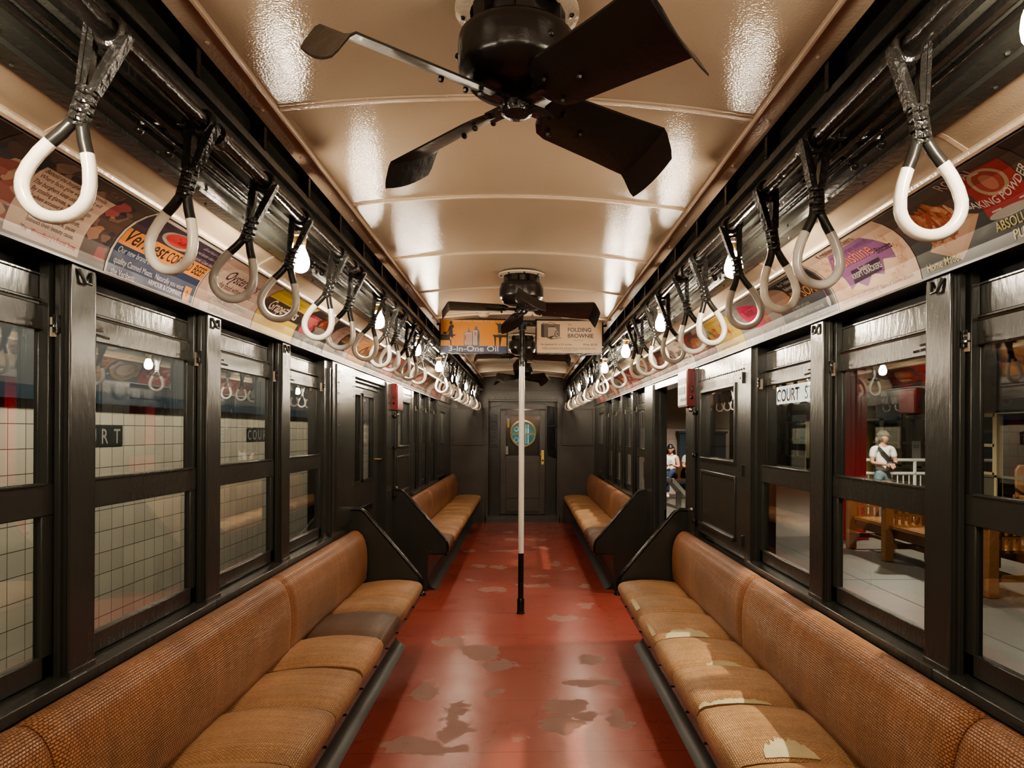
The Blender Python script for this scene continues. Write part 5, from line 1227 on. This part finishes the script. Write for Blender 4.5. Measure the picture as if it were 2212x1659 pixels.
        b0 = len(g.v); n_ = len(bp_)
        g.add([tuple(hc+rot @ Vector((p[0], p[1], .036-.2*(-p[1]-.06)))) for p in bp_]+[tuple(hc+rot @ Vector((p[0], p[1], .044-.2*(-p[1]-.06)))) for p in bp_], [tuple(range(n_)), tuple(range(n_, 2*n_))[::-1]]+[(i, (i+1) % n_, n_+(i+1) % n_, n_+i) for i in range(n_)], M['cap'])
        g.build('cap', t, smooth=50)
    # shirt
    up = lambda k, r, r2=None: (*J[k], r, r2 or r)
    hm_ = Vector(J['pel']).lerp(Vector(J['waist']), .12); T = {'hem': (*hm_, .150, .122), 'waist': up('waist', .142, .112), 'chest': up('chest', .165, .118), 'neckb': (J['neckb'][0], J['neckb'][1], J['neckb'][2]-.02, .088, .078)}
    TE = chain('hem', 'waist', 'chest', 'neckb')
    for q in 'RL':
        T['sh'+q] = up('sh'+q, .074)
        TE.append(('neckb', 'sh'+q))
        if sleeves:
            a, b = Vector(J['sh'+q]), Vector(J['el'+q]); m_ = a.lerp(b, .72); T['sl'+q] = (*m_, .066); TE.append(('sh'+q, 'sl'+q))
    skin_mesh('shirt', T, TE, mats[0], t)
    bl_ = Vector(J['pel']).lerp(Vector(J['waist']), .8); Pn = {'belt': (*bl_, .136, .108), 'pel': up('pel', .142, .118)}; PE = [('belt', 'pel')]
    for q in 'RL':
        Pn['hip'+q] = up('hip'+q, .108); a, b = Vector(J['hip'+q]), Vector(J['kn'+q])
        if shorts: Pn['kn'+q] = (*a.lerp(b, .34), .112); PE += chain('pel', 'hip'+q, 'kn'+q)
        else: Pn['kn'+q] = up('kn'+q, .072); Pn['an'+q] = (*Vector(J['kn'+q]).lerp(Vector(J['an'+q]), .93), .058); PE += chain('pel', 'hip'+q, 'kn'+q, 'an'+q)
    skin_mesh('shorts' if shorts else 'trousers', Pn, PE, mats[1], t)
    for q in 'RL':
        a, b = Vector(J['an'+q]), Vector(J['toe'+q]); d = (b-a); d.z = 0; d.normalize(); c_ = a+d*.06
        g = MB(); g.sphere((c_.x, c_.y, a.z-.045), .05, M['steelwhite'] if not shorts else M['strap'], 12, 8, (.9 if abs(d.y) > .5 else 2.2, 2.4 if abs(d.y) > .5 else .9, .9)); g.build('shoe', t, smooth=80)
    if bag:
        g = MB(); ch = Vector(J['chest'])
        P_ = [Vector(J['shR'])+Vector((.05, .0, .075)), ch+Vector((-.07, -.135, .06)), ch+Vector((.03, -.145, -.05)), ch+Vector((.12, -.125, -.12))]
        for p, q in zip(P_, P_[1:]): g.bar(p, q, .055, .012, M['strap'], up=(0, -1, .2))
        g.sphere(ch+Vector((.08, -.17, -.17)), .07, M['strap'], 12, 8, (1.5, .6, .8)); g.build('belt_bag', t)
    if phone:
        g = MB(); p = (Vector(J['wrR'])+Vector(J['wrL']))/2+Vector((0, -.06, .06)); g.obox((0, 0, 0), (.034, 0, 0), (0, .030, .045), (0, .004, -.003), M['ink'])
        ph = g.build('phone', bevel=.003, loc=Vector(loc)+Matrix.Rotation(rz, 3, 'Z') @ (p*sc)); ph.rotation_euler.z = rz
        tag(ph, 'black phone held by the seated person in the sleeveless top', 'phone')
    t.scale = (sc, sc, sc); return t
ST = dict(pel=(0, 0, .93), waist=(0, -.005, 1.07), chest=(0, .0, 1.27), neckb=(0, .015, 1.42), neck=(0, .01, 1.48), jaw=(0, -.01, 1.53), head=(0, -.015, 1.60), shR=(-.175, .01, 1.385), elR=(-.225, -.03, 1.12), wrR=(-.03, -.20, 1.10), shL=(.175, .01, 1.385), elL=(.235, -.03, 1.13), wrL=(.10, -.21, 1.09),
          hipR=(-.09, 0, .88), knR=(-.10, -.01, .49), anR=(-.11, .02, .085), toeR=(-.12, -.11, .03), hipL=(.09, 0, .88), knL=(.11, -.03, .49), anL=(.12, 0, .085), toeL=(.14, -.13, .03))
person('person standing in a white tee, denim shorts and cap, arms folded', (6.12, 12.0, 0), 0, ST, (M['tee'], M['denim']), sc=.905, hair='bun', cap=True, bag=True, shorts=True, head_rz=rad(62))
SIT = dict(pel=(0, 0, .12), waist=(0, -.01, .25), chest=(0, -.02, .44), neckb=(0, -.02, .58), neck=(0, -.035, .64), jaw=(0, -.06, .685), head=(0, -.075, .745), shR=(-.16, -.02, .545), elR=(-.20, -.06, .30), wrR=(-.05, -.22, .36), shL=(.16, -.02, .545), elL=(.20, -.08, .30), wrL=(.03, -.24, .36),
           hipR=(-.09, -.03, .10), knR=(-.10, -.44, .16), anR=(-.09, -.46, -.33), toeR=(-.09, -.58, -.40), hipL=(.09, -.03, .11), knL=(.02, -.45, .22), anL=(-.16, -.56, -.08), toeL=(-.22, -.66, -.13))
person('person seated in a white sleeveless top and dark jeans looking down at a phone', (3.36, 16.28, .45), rad(-8), SIT, (M['tee'], M['denimd']), sc=.93, hair='long', sleeves=False, head_rz=rad(-10), head_tilt=rad(24), phone=True)
SIT2 = dict(SIT); SIT2.update(knL=(.12, -.44, .15), anL=(.12, -.46, -.33), toeL=(.13, -.58, -.40))
person('person seated in a patterned shirt and khaki trousers half hidden by the door post', (3.83, 16.28, .45), rad(5), SIT2, (mat('patterned_shirt', (.30, .28, .27), .8, var=.9, vscale=28), M['khaki']), sc=.93, hair='bun', head_rz=rad(20), head_tilt=rad(15))

# =================================================================== LIGHT
def light(kind, name, loc, energy, col=(1, .86, .68), size=.2, rot=(0, 0, 0), **kw):
    l = bpy.data.lights.new(name, kind); l.energy = energy; l.color = col
    if kind == 'AREA': l.size = size; l.shape = kw.get('shape', 'SQUARE'); l.size_y = kw.get('size_y', size)
    elif kind == 'SPOT': l.spot_size = kw.get('spot', rad(40)); l.spot_blend = kw.get('blend', .15); l.shadow_soft_size = size
    else: l.shadow_soft_size = size
    o = bpy.data.objects.new(name, l); COL.objects.link(o); o.location = loc; o.rotation_euler = rot; return o
def aim(o, tgt):
    d = Vector(tgt)-Vector(o.location); o.rotation_euler = d.to_track_quat('-Z', 'Y').to_euler()
# platform lamps, each a fitting with its own light
for i, (x, y, e) in enumerate(((3.2, 5.5, 55), (3.2, 10.0, 60), (5.8, 7.4, 60), (5.5, 10.55, 120), (3.4, 14.6, 110), (6.6, 16.5, 40))):
    t = thing('platform_lamp', f'{["near left","middle left","near right","middle right","far left","far right"][i]} round platform ceiling lamp', 'lamp', (x, y, 2.845), 'platform ceiling lamps')
    m = MB(); m.lathe([(.03, .19), (.03, .05), (.12, .02), (.16, -.02), (.15, -.02), (.11, .01), (.001, .02)], (0, 0, 0), M['steelwhite'], 20); m.build('shade', t)
    m = MB(); m.sphere((0, 0, -.025), .05, M['lampw'], 12, 8); m.build('lamp_glass', t)
    light('SPOT', 'platform_light', (x, y, 2.76), e*2.4, (1, .9, .74), .08, spot=rad(150), blend=.6)
# narrow spotlights on the platform falling through the lower panes onto the right seats
for i, (y, ty, e) in enumerate(((2.55, 2.50, 260), (3.45, 3.32, 260), (8.4, 8.3, 200), (9.3, 9.1, 200))):
    s1 = light('SPOT', 'platform_spot', (2.55, y, 2.80), e, (1, .92, .74), .02, spot=rad(15), blend=.3); aim(s1, (.80, ty, .47))
light('POINT', 'vestibule_fill', (0, 12.46, 1.96), 6, (1, .85, .65), .03)  # fill added between the end doors to brighten the porthole rim, no fitting
# unseen area fill added between car and left wall to brighten the tiles
a = light('AREA', 'tile_fill', (-1.75, 8.2, 2.7), 72, (1, .92, .78), .12, (0, 0, 0), shape='RECTANGLE', size_y=16); a.rotation_euler = (0, rad(33), 0); a.data.spread = rad(95)
w_ = bpy.data.worlds.new('world'); SC.world = w_; w_.use_nodes = True; w_.node_tree.nodes['Background'].inputs[0].default_value = (.02, .02, .022, 1); w_.node_tree.nodes['Background'].inputs[1].default_value = .3

# =================================================================== CAMERA
cam = bpy.data.cameras.new('camera'); co = bpy.data.objects.new('camera', cam); COL.objects.link(co)
cam.sensor_fit = 'HORIZONTAL'; cam.sensor_width = 36; cam.lens = 36*1550/2212; cam.shift_x = -.03622; cam.shift_y = .04737; cam.clip_start = .05
yaw, roll = rad(2.0), rad(.3)
fw = Vector((math.sin(yaw), math.cos(yaw), 0)); r0 = Vector((math.cos(yaw), -math.sin(yaw), 0)); u0 = Vector((0, 0, 1))
rt = r0*math.cos(roll)+u0*math.sin(roll); upv = -r0*math.sin(roll)+u0*math.cos(roll)
co.matrix_world = Matrix(((rt.x, upv.x, -fw.x, .02), (rt.y, upv.y, -fw.y, 0), (rt.z, upv.z, -fw.z, 1.5), (0, 0, 0, 1)))
SC.camera = co
cy = SC.cycles
cy.max_bounces = 7; cy.diffuse_bounces = 4; cy.glossy_bounces = 4; cy.transmission_bounces = 4; cy.transparent_max_bounces = 16
cy.caustics_reflective = False; cy.caustics_refractive = False; cy.use_denoising = True; cy.sample_clamp_indirect = 6; cy.use_light_tree = True; cy.blur_glossy = .5
SC.view_settings.view_transform = 'AgX'; SC.view_settings.look = 'AgX - Medium High Contrast'; SC.view_settings.exposure = 1.15
